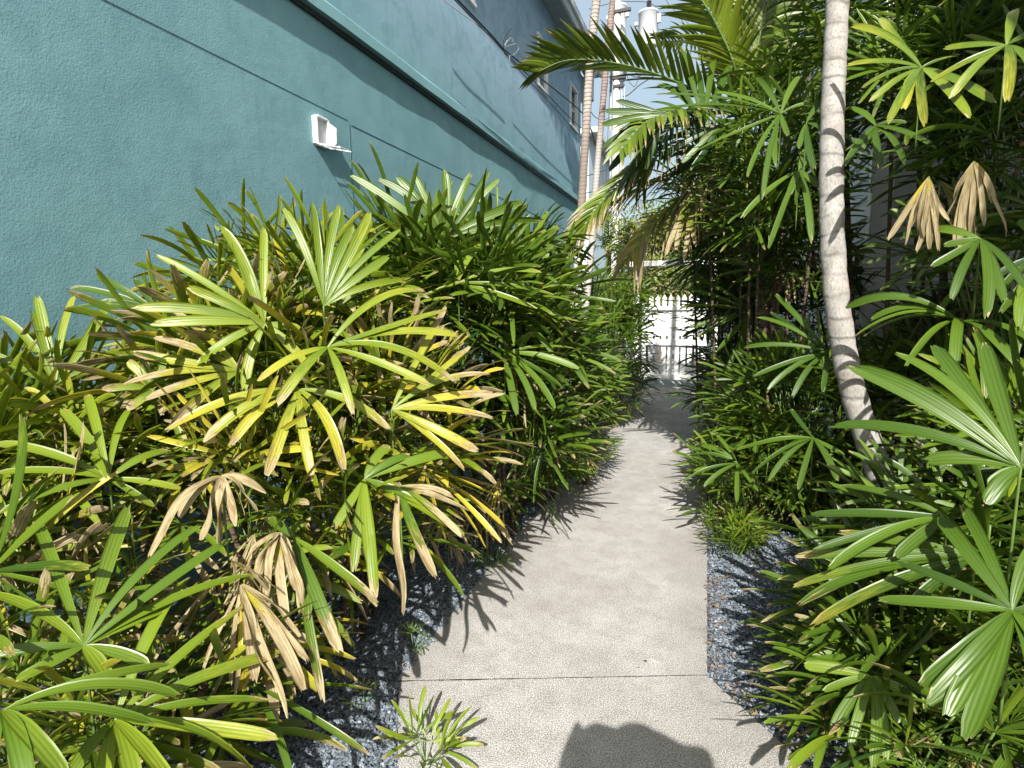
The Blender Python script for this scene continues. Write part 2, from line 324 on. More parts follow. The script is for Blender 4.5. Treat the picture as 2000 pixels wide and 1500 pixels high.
class Fans:
    """collects fan leaves for one plant"""
    def __init__(s): s.a = []
    def fan(s, hub, A, N, L, nseg=9, spread=110, W=.033, yel=0., brn=0., lit=.5, droop=.25, cup=.1):
        hub = np.array(hub, float); A = nrm(A); N = nrm(N-A*np.dot(N, A)); S = np.cross(N, A)
        for k in range(nseg):
            th = R((k/(nseg-1)*2-1)*spread+random.gauss(0, 4)); l = L*(1-.28*abs(th)/R(130))*random.uniform(.88, 1.08)
            d = A*math.cos(th)+S*math.sin(th)+N*(cup+random.gauss(0, .05)); d = nrm(d)
            dr = droop*random.uniform(.6, 1.5)
            s.a.append((hub+d*.005, hub+d*l*.55+N*l*.05+S*l*random.gauss(0, .05), hub+d*l*(1-.15*dr)-UP*dr*l*.7, N+S*math.sin(th)*.25, W*random.uniform(.75, 1.2)*(L/.36),
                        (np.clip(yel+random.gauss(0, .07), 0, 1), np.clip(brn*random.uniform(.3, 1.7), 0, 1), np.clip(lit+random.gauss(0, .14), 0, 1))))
    def flush(s, mb, K=8):
        if not s.a: return
        c = list(zip(*s.a)); blades(mb, c[0], c[1], c[2], c[3], np.array(c[4]), np.array(c[5]), 'fan', K); s.a = []

def hero(plant, stems, hub, tips, W=.036, yel=0., brn=0., lit=.5, tocam=.6, arch=.12, side=0., name='fan_leaf', root=None, maxdz=.30):
    """one large leaf of the photograph: hub (x, y, depth) and where each blade ends; the blades lie in one tilted real plane"""
    h = at(*hub); N = nrm(nrm(CAM-h)*tocam+UP*(1-tocam)+r_*side); a = []
    for tp in tips:
        v = ray(tp[0], tp[1]); dd = np.dot(N, h-CAM)/np.dot(N, v); dd = float(np.clip(dd, hub[2]-maxdz, hub[2]+maxdz))
        if len(tp) > 2: dd = hub[2]+tp[2]
        e = CAM+v*dd; l = np.linalg.norm(e-h); mid = (h+e)/2
        a.append((h, mid+(N*.6+UP*.4)*l*arch*random.uniform(.5, 1.5)+np.cross(N, nrm(e-h))*l*random.gauss(0, .055), e, N, W*1.0*random.uniform(.8, 1.2),
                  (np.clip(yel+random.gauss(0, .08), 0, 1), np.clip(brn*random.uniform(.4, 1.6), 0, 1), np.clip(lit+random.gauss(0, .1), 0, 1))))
    mb = MB(); c = list(zip(*a)); blades(mb, c[0], c[1], c[2], c[3], np.array(c[4]), np.array(c[5]), 'fan', 12)
    b = h-N*.10-UP*.28 if root is None else np.array(root)
    mb2 = [h, h-N*.05-UP*.08, b]
    o = mb.build(name, M['fan'], plant, True); g = MB(); g.tube(smooth3(mb2), [.004]*7, 5); g.build('petiole', M['petiole'], o, True); return o
def smooth3(p, n=7):
    p = [np.asarray(q, float) for q in p]; t = np.linspace(0, 1, n)[:, None]; return p[0]*(1-t)**2+2*p[1]*t*(1-t)+p[2]*t**2

def clump(name, label, group, parts, stems_at=None, heroes=(), K=8, seed=0, dead=(), ncane=10):
    """a lady palm: canes from the ground, petioles, fan leaves spread through lobes; parts = lobes (px, py, depth, rx, ry, rz, n, L, yel, brn, lit)"""
    global rng
    random.seed(seed); rng = np.random.default_rng(seed)
    c0 = np.mean([at(*p[:3]) for p in parts], axis=0); root = empty(name, (c0[0], c0[1], 0), label, 'palm plant', group)
    F = Fans(); st = MB(); pt = MB(); fol = MB()
    lits = []
    for (px, py, d, rx, ry, rz, n, L, yel, brn, lit) in parts:
        c = at(px, py, d); n = int(n*1.7)
        for i in range(n):
            for _ in range(20):
                dv = nrm(np.array([random.gauss(0, 1), random.gauss(0, 1), random.gauss(0, 1)])); dv[2] = dv[2] if dv[2] > -.5 or random.random() < .5 else -dv[2]
                rr = random.uniform(.5, 1.)**.6; hub = c+dv*np.array([rx, ry, rz])*rr
                if -2.78 < hub[0] < 9 and hub[2] > .1: break
            A = nrm(dv*np.array([1, 1, .7])*.9+UP*(.25+.5*max(0, dv[2]))+np.array([random.gauss(0, .25), random.gauss(0, .25), random.gauss(0, .2)]))
            if hub[0] < -2.45: A = nrm(A+np.array([.7, 0, .5]))
            N = nrm(UP*.9+dv*.35-A*.3+np.array([random.gauss(0, .25)]*3))
            y = yel*(1.4 if random.random() < .35 else .6); 
            F.fan(hub, A, N, L*(1.22 if L > .27 else 1.)*random.uniform(.8, 1.12), random.choice((6, 7, 8, 9, 10)), random.uniform(85, 130), random.uniform(.023, .030), y, brn*(1 if random.random() < .6 else .2), lit, random.uniform(.04, .36))
            b = hub-A*random.uniform(.18, .3)-UP*random.uniform(.05, .2)
            pt.tube(smooth3([hub, hub-A*.12, b], 5), [.0035]*5, 4)
        for i in range(max(2, n//19)):
            a = random.uniform(0, 6.28); q = math.sqrt(random.random())*.7; tx, ty = c[0]+rx*q*math.cos(a), c[1]+ry*q*math.sin(a); tz = c[2]+rz*random.uniform(-.1, .6)
            bx, by = c0[0]+(tx-c0[0])*.6, c0[1]+(ty-c0[1])*.6
            st.tube([(bx, by, -.02), (bx+(tx-bx)*.3, by+(ty-by)*.3, tz*.35), (bx+(tx-bx)*.6, by+(ty-by)*.6, tz*.7), (tx, ty, tz)], [.014, .013, .012, .008], 7)
    F.flush(fol, K); fol.build('foliage', M['fan'], root, True)
    dm = MB()
    for (px, py, d, n, L) in dead:      # dried leaves hanging as closed bundles
        for i in range(n):
            h = at(px+random.gauss(0, 28), py+random.gauss(0, 28), d+random.gauss(0, .08)); a = random.uniform(0, 6.28); A = nrm(np.array([math.cos(a)*.7, math.sin(a)*.7, -1.]))
            F.fan(h, A, np.array([math.cos(a), math.sin(a), .4]), L*random.uniform(.7, 1.1), random.choice((5, 6, 7)), random.uniform(18, 45), .026, .9, 1., .5, random.uniform(.1, .6), random.uniform(0, .3))
    if dead: F.flush(dm, 8); dm.build('dead_leaves', M['fan'], root, True)
    for hd in heroes: hero(root, pt, **hd)
    if st.n: st.build('canes', M['cane'], root, True)
    if pt.n: pt.build('petioles', M['petiole'], root, True)
    return root

# ================================================================ THE SETTING
g = MB(); g.add([(-400, -400, -.03), (400, -400, -.03), (400, 900, -.03), (-400, 900, -.03)], [[0, 1, 2, 3]]); tag(g.build('ground', M['soil']), kind='structure')
g = MB(); g.add([(-2.9, -3, -.012), (2.8, -3, -.012), (2.8, 11, -.012), (-2.9, 11, -.012)], [[0, 1, 2, 3]]); tag(g.build('gravel_bed', M['soilg']), kind='structure')
g = MB()
g.prism([(-1.25, 1.955), (.02, 2.415), (.01, 3.3), (-.03, 6), (-.08, 9), (-.12, 11.0), (-.12, 13.5), (-1.5, 13.5), (-1.42, 11.0), (-1.23, 7.5), (-1.17, 5.9), (-1.26, 3.85)], -.06, .0)
for q in ([(-1.23, 1.947), (-.94, 1.45), (.36, 1.45), (.36, 2.0), (.02, 2.407)], [(-.94, 1.45), (-.8, .5), (1.76, .5), (.82, 1.45), (.36, 1.45)], [(.36, 1.45), (.82, 1.45), (.36, 2.0)], [(-.8, .5), (-.8, -4), (2.6, -4), (2.6, -.35), (1.76, .5)]): g.add([(x, y, 0) for x, y in q], [list(range(len(q)))])
tag(g.build('path', M['concrete']), kind='structure')
g = MB(); n = 40; V = []
for i in range(n+1):
    x = -1.255+1.275*i/n; y = 1.951+(x+1.24)*.3651; w_ = .0016+.002*random.random()*(2.2 if i < 16 else .6); V += [(x, y-w_, .0015), (x, y+w_*random.uniform(.5, 1.2), .0015)]
g.add(V, [[2*i, 2*i+2, 2*i+3, 2*i+1] for i in range(n)]); tag(g.build('path_joint', M['soil']), kind='structure')
g = MB(); g.add([(-6, 11.4, -.02), (1.3, 11.4, -.02), (1.3, 26, -.02), (-6, 26, -.02)], [[0, 1, 2, 3]]); tag(g.build('added_pavement', M['concrete']), kind='structure')  # pale paving added beyond the gate to lighten its dark gaps
# crushed stones
def stones(n, regions, seed):
    q = np.random.default_rng(seed); base = np.array([[1, 0, 0], [-1, 0, 0], [0, 1, 0], [0, -1, 0], [0, 0, 1], [0, 0, -1.]]); fc = np.array([[0, 2, 4], [2, 1, 4], [1, 3, 4], [3, 0, 4], [2, 0, 5], [1, 2, 5], [3, 1, 5], [0, 3, 5]])
    mb = MB(); P = []
    for (x0, x1, y0, y1, fn, k) in regions:
        p = np.stack([q.uniform(x0, x1, k), q.uniform(y0, y1, k)], 1); P.append(p[[fn(a, b) for a, b in p]])
    P = np.concatenate(P); n = len(P)
    s = q.uniform(.0045, .0095, n)[:, None, None]*q.uniform(.6, 1.3, (n, 6, 1)); an = q.uniform(0, 6.28, n); tl = q.uniform(-.6, .6, n)
    B = np.repeat(base[None], n, 0)*s*np.array([1.2, .9, .7]); B += q.normal(0, .0012, B.shape)
    z = B[..., 2]*np.cos(tl)[:, None]+B[..., 0]*np.sin(tl)[:, None]; x = B[..., 0]*np.cos(tl)[:, None]-B[..., 2]*np.sin(tl)[:, None]
    X = x*np.cos(an)[:, None]-B[..., 1]*np.sin(an)[:, None]+P[:, :1]; Y = x*np.sin(an)[:, None]+B[..., 1]*np.cos(an)[:, None]+P[:, 1:2]
    V = np.stack([X, Y, z-.004+q.uniform(0, .008, n)[:, None]], -1).reshape(-1, 3)
    Fa = (fc[None]+(np.arange(n)*6)[:, None, None]).reshape(-1, 3)
    b = q.choice([.06, .11, .17, .24, .36], n, p=[.2, .3, .28, .17, .05])[:, None]*np.array([.85, 1., 1.16]); T = np.repeat(b, 6, 0)
    mb.add(V, Fa, T); return mb
lx = lambda y: np.interp(y, [-3, .5, 1.45, 1.95, 3.85, 5.9, 7.5, 11], [-.8, -.8, -.94, -1.23, -1.26, -1.17, -1.23, -1.42])
rx_ = lambda y: np.interp(y, [-.2, 2.0, 2.41, 3.3, 6, 9, 11], [2.6, .36, .02, .01, -.03, -.08, -.12])
sg = stones(0, [(-2.1, -.8, .9, 3.2, lambda a, b: a < lx(b)-.006+.014*math.sin(b*37), 52000), (-2.0, -1.1, 3.2, 6, lambda a, b: a < lx(b), 18000),
                (0, 1.6, .9, 4.2, lambda a, b: a > rx_(b)+.006+.010*math.sin(b*31), 62000)], 3)
tag(sg.build('gravel', M['stone']), 'blue grey crushed gravel along both sides of the path', 'gravel', kind='stuff')
# leaf litter along the right edge
lt = MB(); random.seed(5); a = []
for i in range(420):
    if i < 260: y = random.uniform(1.6, 3.4); x = float(rx_(y))+abs(random.gauss(.01, .06))
    else: y = random.uniform(2., 8); x = float(lx(y))-abs(random.gauss(0, .15))
    an = random.uniform(0, 6.28); l = random.uniform(.008, .035); d = np.array([math.cos(an), math.sin(an), .1])*l; p = np.array([x, y, .012]); a.append((p, p+d*.5+UP*.004, p+d, UP, l*.35, (1, 1, .5)))
c = list(zip(*a)); blades(lt, c[0], c[1], c[2], c[3], np.array(c[4]), np.array(c[5]), 'leaf', 3); tag(lt.build('leaf_litter', M['brownlit']), 'brown leaf litter along the path edges', 'leaf litter', kind='stuff')
g = MB()
for (x, y, l) in ((1257, 1290, .016), (1245, 1303, .011), (1147, 1070, .012), (1280, 1407, .007)):
    p = at(x, y, 1); v = ray(x, y); p = CAM+v*((.004-H)/v[2]); blades(g, [p], [p+[l*.5, 0, .002]], [p+[l, -.3*l, 0]], [UP], np.array([l*.6]), [(0, 0, 0)], 'leaf', 4)
tag(g.build('fallen_debris', M['dark']), 'few dark specks lying on the pale concrete path', 'debris', kind='stuff')

# ================================================================ TEAL BUILDING
WX = -2.9
bld = empty('teal_building', (WX, 3, 0), 'two storey teal stucco building with thin ledge left of the path', 'building')
g = MB(); Y0, Y1, ZT = -7, 12.85, 6.62
wins = [(6.2, 6.9), (9.62, 10.12), (11.85, 12.40)]; WZ0, WZ1 = 5.22, 6.0
ys = [Y0]+[v for p in wins for v in p]+[Y1]; zs = [-.05, WZ0, WZ1, ZT]
for i in range(len(ys)-1):
    for j in range(3):
        if i % 2 == 1 and j == 1: continue
        g.add([(WX, ys[i], zs[j]), (WX, ys[i+1], zs[j]), (WX, ys[i+1], zs[j+1]), (WX, ys[i], zs[j+1])], [[0, 1, 2, 3]])
for (a, b) in wins:
    for q in ([(WX, a, WZ0), (WX-.12, a, WZ0), (WX-.12, a, WZ1), (WX, a, WZ1)], [(WX, b, WZ0), (WX, b, WZ1), (WX-.12, b, WZ1), (WX-.12, b, WZ0)],
              [(WX, a, WZ0), (WX, b, WZ0), (WX-.12, b, WZ0), (WX-.12, a, WZ0)], [(WX, a, WZ1), (WX-.12, a, WZ1), (WX-.12, b, WZ1), (WX, b, WZ1)]): g.add(q, [[0, 1, 2, 3]])
g.add([(WX, Y1, -.05), (WX-9, Y1, -.05), (WX-9, Y1, ZT), (WX, Y1, ZT)], [[0, 1, 2, 3]]); g.add([(WX, Y0, -.05), (WX, Y0, ZT), (WX-9, Y0, ZT), (WX-9, Y0, -.05)], [[0, 1, 2, 3]])
g.add([(WX-9, Y0, -.05), (WX-9, Y0, ZT), (WX-9, Y1, ZT), (WX-9, Y1, -.05)], [[0, 1, 2, 3]])
g.build('wall', M['stucco'], bld)
g = MB()   # ledge: sloped top, flat underside
n = 60; yy = np.linspace(Y0, Y1+.03, n); V = []
for y in yy:
    j = .004*math.sin(y*3.1)+.003*math.sin(y*7.7+1)
    V += [(WX-.01, y, 3.95), (WX+.062+j, y, 3.885), (WX+.066+j, y, 3.795), (WX-.01, y, 3.785)]
g.add(V, [[4*i+k, 4*i+4+k, 4*i+4+(k+1) % 4, 4*i+(k+1) % 4] for i in range(n-1) for k in range(4)]+[[0, 1, 2, 3], [4*n-1, 4*n-2, 4*n-3, 4*n-4]]); g.build('ledge', M['ledge'], bld)
g = MB(); g.box((WX+.012, (Y0+Y1)/2, 3.765), (.024, Y1-Y0, .030)); g.build('ledge_shade_strip', M['dark'], bld)  # dark strip standing in for the black shade under the ledge
g = MB(); g.box((WX+.001, -1.4, 3.125), (.003, 11.2, .004)); g.build('joint', M['joint'], bld)
g = MB(); g.box((WX+.001, 4.22, 1.55), (.005, .007, 3.13)); g.box((WX+.001, 8.5, 3.10), (.004, 8.5, .006)); g.build('joint', M['joint'], bld)
# eave, fascia, roof
g = MB(); g.box((WX+.15, (Y0+Y1)/2+.2, ZT+.02), (.32, Y1-Y0+.8, .04)); g.build('soffit', M['soffit'], bld)
g = MB(); g.box((WX+.335, (Y0+Y1)/2+.2, ZT+.10), (.045, Y1-Y0+.8, .24), bev=.006); g.box((WX+.375, (Y0+Y1)/2+.2, ZT+.17), (.06, Y1-Y0+.8, .11), bev=.02); g.build('fascia', M['offwhite'], bld)
g = MB(); g.add([(WX+.40, Y0-.2, ZT+.24), (WX+.40, Y1+.62, ZT+.24), (WX-4.5, Y1+.62, ZT+2.2), (WX-4.5, Y0-.2, ZT+2.2), (WX-9.5, Y1+.62, ZT+.24), (WX-9.5, Y0-.2, ZT+.24)], [[0, 1, 2, 3], [3, 2, 4, 5], [1, 4, 2], [0, 3, 5]]); g.build('roof', M['roof'], bld)
g = MB(); g.box((WX-.55, Y1+.32, ZT-.02), (1.0, .5, .05)); g.box((WX+.03, Y1+.45, 6.35), (.30, .22, .5), bev=.02); g.build('bracket', M['offwhite'], bld)
for (a, b) in wins:
    fr = MB()
    for (c, d) in (((a+b)/2, WZ0), ((a+b)/2, WZ1)): fr.box((WX+.004, c, d), (.07, b-a+.10, .05), bev=.006)
    for c in (a, b): fr.box((WX+.003, c, (WZ0+WZ1)/2), (.065, .05, WZ1-WZ0-.052), bev=.006)
    fr.box((WX-.05, (a+b)/2, (WZ0+WZ1)/2), (.04, b-a-.06, .04))
    fo = fr.build('window', M['white'], bld)
    pn = MB(); pn.add([(WX-.06, a, WZ0), (WX-.06, b, WZ0), (WX-.06, b, WZ1), (WX-.06, a, WZ1)], [[0, 1, 2, 3]]); pn.build('pane', M['glass'], fo)
# pale down pipe at the far corner
g = MB(); g.tube([(WX+.06, Y1+.08, 0), (WX+.06, Y1+.08, 6.2), (WX+.35, Y1+.08, 6.6)], .045, 10); g.build('downpipe', M['offwhite'], bld)

# broken vent box with open wire flap
vc = onx(636, 262, WX); VY, VZ = 3.82, 2.93
vb = empty('vent_box', (WX, VY, VZ), 'small white broken vent box with its flap hanging open on the teal wall', 'vent box')
g = MB(); hw, hh, dp = .068, .10, .045
g.box((WX+dp/2, VY-hw, VZ), (dp, .016, 2*hh), bev=.003); g.box((WX+dp/2, VY+hw, VZ), (dp, .016, 2*hh), bev=.003); g.box((WX+dp/2, VY, VZ+hh), (dp, 2*hw-.018, .016), bev=.003); g.box((WX+dp/2, VY, VZ-hh), (dp, 2*hw-.018, .016), bev=.003)
g.box((WX+.005, VY, VZ), (.01, 2*hw-.018, 2*hh-.018)); g.build('frame', M['white'], vb)
g = MB(); g.box((WX+.013, VY+.01, VZ-.005), (.006, .10, .15)); g.build('duct_opening', M['offwhite'], vb)
g = MB()   # open lid with bent edge, swung down
z0 = VZ-hh-.012
for y in (VY-hw, VY+hw): g.tube([(WX+.03, y, z0+.01), (WX+.11, y+.01, z0-.008), (WX+.215, y+.03, z0-.03)], .004, 6)
for k in range(4): x = WX+.055+k*.05; q = (x-WX-.03); g.tube([(x, VY-hw+.1*q, z0-.13*q), (x, VY+hw+.1*q, z0-.13*q)], .003, 6)
g.build('flap', M['white'], vb)
g = MB(); P_ = [(WX+.045, VY+hw+.004, VZ-hh+.01), (WX+.045, VY+hw+.004, VZ+hh-.02), (WX+.085, VY+hw+.035, VZ+.045), (WX+.075, VY+hw+.04, VZ-hh+.03)]
g.add(P_+[(a, b+.008, c) for a, b, c in P_], [[0, 1, 2, 3], [7, 6, 5, 4], [0, 4, 5, 1], [1, 5, 6, 2], [2, 6, 7, 3], [3, 7, 4, 0]]); g.build('side_cover', M['white'], vb)

# cables along the wall
def cable(label, pts, rad, mat, X=WX+.25, name='cable'):
    P = [onx(a, b, X+0.02*i) if len(t) == 2 else at(*t) for i, t in enumerate(pts) for a, b in [t[:2]]]
    P = np.array(P); k = len(P); s = np.linspace(0, k-1, (k-1)*8+1); Q = np.stack([np.interp(s, range(k), P[:, j]) for j in range(3)], 1)
    for _ in range(3): Q[1:-1] = (Q[:-2]+Q[1:-1]*2+Q[2:])/4
    g = MB(); g.tube(Q, rad, 6); return tag(g.build(name, mat, None, True), label, 'cable')
cable('thickest black cable crossing the upper teal wall', [(850, -45), (894, 0), (963, 72), (985, 98), (1050, 148), (1125, 208), (1148, 232), (1168, 300)], .011, M['dark'])
cable('thin black cable running just under the thick one on the teal wall', [(843, -45), (900, 12), (966, 80), (990, 107), (1045, 160), (1118, 235), (1150, 262)], .007, M['dark'], WX+.2)
cable('thin black wire sagging lowest towards the corner of the teal building', [(985, 104), (1040, 166), (1085, 212), (1146, 282)], .005, M['dark'], WX+.16)
cable('thin pale wire running down the upper teal wall to the black cables', [(855, -10), (882, 12), (925, 42), (963, 73)], .006, M['offwhite'], WX+.12)
cable('loose curl of pale wire hanging from the cables on the teal wall', [(985, 88), (998, 72), (1003, 82), (990, 78), (986, 92), (1008, 84), (1014, 96), (1003, 108), (994, 108), (996, 118)], .0025, M['metal'], WX+.24)
cable('short bent black wire end sticking up from the cables', [(983, 94), (984, 76), (992, 64), (999, 56)], .005, M['dark'], WX+.26)
for i, (a, b) in enumerate(((1150, 262), (1152, 300))): pass

# ================================================================ WHITE HOUSE ON THE RIGHT
HX = 1.38
hs = empty('white_house', (HX, 8, 0), 'white clapboard house with corner post and balcony behind the palms', 'house')
g = MB(); y0, y1 = 6.1, 15.7
for k in range(38):
    z = k*.2; g.add([(HX, y0, z), (HX, y1, z), (HX-.0, y1, z+.2), (HX, y0, z+.2), (HX-.028, y0, z), (HX-.028, y1, z)], [[4, 5, 2, 3], [0, 1, 5, 4], [0, 4, 3]])
g.add([(HX, y0, 0), (HX, y0, 7.6), (HX+2.2, y0, 7.6), (HX+2.2, y0, 0)], [[0, 1, 2, 3]]); g.add([(HX, y1, 0), (HX+7, y1, 0), (HX+7, y1, 7.6), (HX, y1, 7.6)], [[0, 1, 2, 3]])
g.build('wall', M['siding'], hs)
g = MB()   # recessed porch wall
for k in range(17):
    z = k*.2; X = HX+2.2; g.add([(X, -2, z), (X, y0, z), (X, y0, z+.2), (X, -2, z+.2), (X-.028, -2, z), (X-.028, y0, z)], [[4, 5, 2, 3], [0, 1, 5, 4]])
g.build('porch_wall', M['siding'], hs)
g = MB(); g.box((HX-.02, y0-.04, 3.8), (.17, .16, 7.6), bev=.01); g.build('corner_post', M['white'], hs)
g = MB(); g.box((HX-.0, y1+.04, 3.8), (.2, .2, 7.6), bev=.01); g.build('corner_post', M['white'], hs)
g = MB(); g.box((HX+1.3, 3.5, 3.5), (2.3, 5.0, .22)); g.build('balcony_floor', M['siding'], hs)
g = MB(); g.box((HX+.12, 3.5, 3.52), (.04, 5.0, .30), bev=.008); g.build('balcony_fascia', M['white'], hs)
g = MB(); g.box((HX+.14, 3.5, 4.6), (.08, 5.0, .05), bev=.008); g.box((HX+.14, 3.5, 3.78), (.05, 5.0, .05), bev=.008)
for k in range(36): g.box((HX+.14, 1.06+k*.138, 4.19), (.032, .032, .77))
g.build('railing', M['white'], hs)
g = MB(); g.box((HX+3, 11, 7.62), (6.8, 10.2, .06)); g.box((HX-.42, 11, 7.6), (.04, 10.2, .28)); g.build('eave', M['offwhite'], hs)
g = MB()
for k in range(34): g.box((HX-.045, 9.55, 4.9+k*.055), (.02, 1.3, .032))
g.box((HX-.045, 8.86, 5.85), (.05, .08, 2.1)); g.box((HX-.045, 10.24, 5.85), (.05, .08, 2.1)); g.build('louvred_shutter', M['offwhite'], hs)

# ================================================================ GATE, FENCE, ARBOUR
gt = empty('picket_gate', (-.75, 11.1, 0), 'tall white picket gate closing the far end of the path', 'gate')
GY = 11.15; gx0, gx1 = -1.30, -.12
g = MB()
k = 9; pw = .080; stp = (gx1-gx0-.1)/k
for i in range(k):
    x = gx0+.1+stp*(i+.5); h = 1.76
    g.add([(x+dx*pw/2, GY+dy, z) for dy in (-.011, .011) for dx, z in ((-1, .16), (1, .16), (1, h-.07), (0, h), (-1, h-.07))], [[0, 1, 2, 3, 4][::-1], [5, 6, 7, 8, 9], [0, 1, 6, 5], [1, 2, 7, 6], [2, 3, 8, 7], [3, 4, 9, 8], [4, 0, 5, 9]])
g.build('pickets', M['white'], gt)
for z, h in ((1.50, .07), (.86, .11), (.20, .10)):
    g = MB(); g.box(((gx0+gx1)/2, GY-.034, z), (gx1-gx0, .045, h), bev=.006); g.build('rail', M['white'], gt)
g = MB()   # boards behind the upper half
for i in range(k): g.box((gx0+.1+stp*(i+.02)+.0, GY+.022, 1.22), (.075, .018, .46))
g.build('upper_boards', M['white'], gt)
g = MB(); g.box((gx0+.035, GY-.03, .86), (.08, .06, 1.52), bev=.006); g.build('stile', M['white'], gt)
g = MB(); g.box((gx0+.07, GY-.07, 1.0), (.05, .02, .09), bev=.004); g.build('latch', M['metal'], gt)
ar = empty('gate_arbour', (-1.38, 11.1, 0), 'white arbour of posts and a cross beam standing over the picket gate', 'arbour')
for x, h in ((-1.42, 2.28), (.02, 2.28)):
    g = MB(); g.box((x, 11.15, h/2), (.11, .11, h), bev=.008); g.build('post', M['white'], ar)
g = MB(); g.box((-.62, 11.15, 2.335), (1.95, .09, .10), bev=.01); g.build('beam', M['white'], ar)
fn = empty('picket_fence', (-2.2, 11.3, 0), 'low white picket fence panel left of the gate behind the palms', 'fence')
g = MB()
for i in range(10): g.box((-2.8+i*.135, 11.2, .62), (.09, .02, 1.2), bev=.004)
g.build('pickets', M['white'], fn); g = MB(); g.box((-2.18, 11.17, .9), (1.36, .04, .08)); g.box((-2.18, 11.17, .25), (1.36, .04, .08)); g.build('rail', M['white'], fn)

# ================================================================ UTILITY POLE
UD = 22.; base = at(1200, 560, UD); PX, PY = base[0], base[1]
up = empty('utility_pole', (PX, PY, 0), 'pale utility pole with conduits and coiled cable beyond the gate', 'utility pole')
g = MB(); g.tube([(PX, PY, 0), (PX, PY, 8), (PX, PY, 15)], [.15, .14, .11], 14); g.build('shaft', M['pole'], up)
g = MB()
for dx, r in ((.20, .035), (.30, .022), (-.19, .03)): g.tube([(PX+dx, PY-.05, 0), (PX+dx, PY-.05, 9.5)], r, 8)
g.build('conduit', M['metal'], up)
g = MB(); cc = at(1210, 145, UD-.3)
for k in range(5):
    a_ = np.linspace(0, 2*math.pi, 22); rr = .20+.025*k
    g.tube(np.stack([cc[0]+rr*np.cos(a_)*.75, cc[1]+.03*k+0*a_, cc[2]+rr*1.1*np.sin(a_)], 1), .014, 5)
g.build('cable_coil', M['dark'], up)
for (zz, w_) in ((at(1200, 175, UD)[2], .5), (at(1200, 190, UD)[2], .4), (at(1200, 60, UD)[2], .8)):
    g = MB(); g.box((PX+.1, PY-.1, zz), (w_, .12, .1)); g.tube([(PX-.2, PY-.2, zz-.2), (PX-.15, PY-.2, zz+.1), (PX-.2, PY-.2, zz+.35)], .04, 6); g.build('bracket', M['dark'], up)
for (px, py, dd, r, h, lab) in ((1265, 92, UD-.4, .36, 1.15, 'large pale grey cylindrical transformer hanging right of the utility pole'), (1207, 78, UD-.7, .30, 1.1, 'pale grey cylindrical transformer hanging in front of the utility pole')):
    b = at(px, py, dd); t = empty('transformer', b, lab, 'transformer', 'transformers on the utility pole')
    g = MB(); g.lathe(b, [(r*.9, -.02), (r*.95, 0), (r, .05), (r, h), (r*1.06, h+.01), (r*1.06, h+.06), (r*.98, h+.08), (r*.5, h+.14), (.01, h+.16)], 24); g.build('tank', M['trans'], t, True)
    for q in (0,):
        g = MB(); pr = []
        for j in range(5): pr += [(.05, j*.07), (.10, j*.07+.02), (.05, j*.07+.05)]
        g.lathe(b+np.array([.02, 0, h+.14]), pr+[(.02, .45), (.02, .6)], 12); g.build('bushing', M['porc'], t)
    g = MB(); g.box(b+np.array([r+.05, -.1, h-.25]), (.12, .1, .3)); g.build('lug', M['metal'], t); g = MB(); g.box(b+np.array([-r-.06, -.05, h-.3]), (.14, .12, .12)); g.build('lug', M['metal'], t)
def span(label, pts, rad=.012):
    P = np.array([at(*p) for p in pts]); k = len(P); s = np.linspace(0, k-1, (k-1)*8+1); Q = np.stack([np.interp(s, range(k), P[:, j]) for j in range(3)], 1)
    for _ in range(6): Q[1:-1] = (Q[:-2]+Q[1:-1]*2+Q[2:])/4
    g = MB(); g.tube(Q, rad, 5); tag(g.build('overhead_wire', M['dark'], None, True), label, 'wire', 'wires around the utility pole')
span('wire looping over the top of the large transformer', [(1150, 18, UD), (1185, 8, UD), (1215, 3, UD), (1262, 3, UD), (1282, 12, UD), (1285, 35, UD), (1278, 60, UD)])
span('wire running down the right side of the large transformer', [(1279, 45, UD), (1288, 60, UD), (1285, 85, UD), (1276, 95, UD)])
span('wire curving from the pole up to the top of the picture', [(1292, -20, UD), (1305, 8, UD), (1322, 25, UD), (1345, 60, UD), (1390, 90, UD)])
span('wire drooping from the pole brackets to the right at coil height', [(1205, 190, UD), (1225, 188, UD), (1250, 165, UD), (1275, 150, UD), (1330, 110, UD)], .02)
span('thin wire crossing below the coil', [(1225, 145, UD), (1245, 152, UD), (1262, 140, UD), (1300, 118, UD)])
span('loop of wire between the coil and the palm frond', [(1222, 135, UD), (1228, 160, UD), (1240, 172, UD), (1248, 150, UD), (1235, 130, UD)])
span('wire sagging from the teal building to the pole, upper one', [(1146, 205, 13), (1160, 228, 15), (1178, 236, 18), (1200, 225, UD)])
span('wire sagging from the teal building to the pole, lower one', [(1145, 235, 13), (1160, 262, 15), (1180, 280, 18), (1203, 298, UD)])
span('long wire slung low across the sky gap', [(1140, 345, 14), (1165, 338, 16), (1190, 330, 19), (1210, 312, UD), (1260, 280, UD)])
span('thin wire at the bottom of the sky gap', [(1140, 378, 14), (1170, 372, 17), (1210, 365, UD), (1300, 350, 26)])
span('thin vertical wire hanging beside the pole', [(1177, 310, UD), (1178, 380, UD), (1177, 470, UD)], .008)
span('guy wire running from the pole down to the left', [(1198, 40, UD), (1188, 240, 20), (1180, 460, 18)], .01)

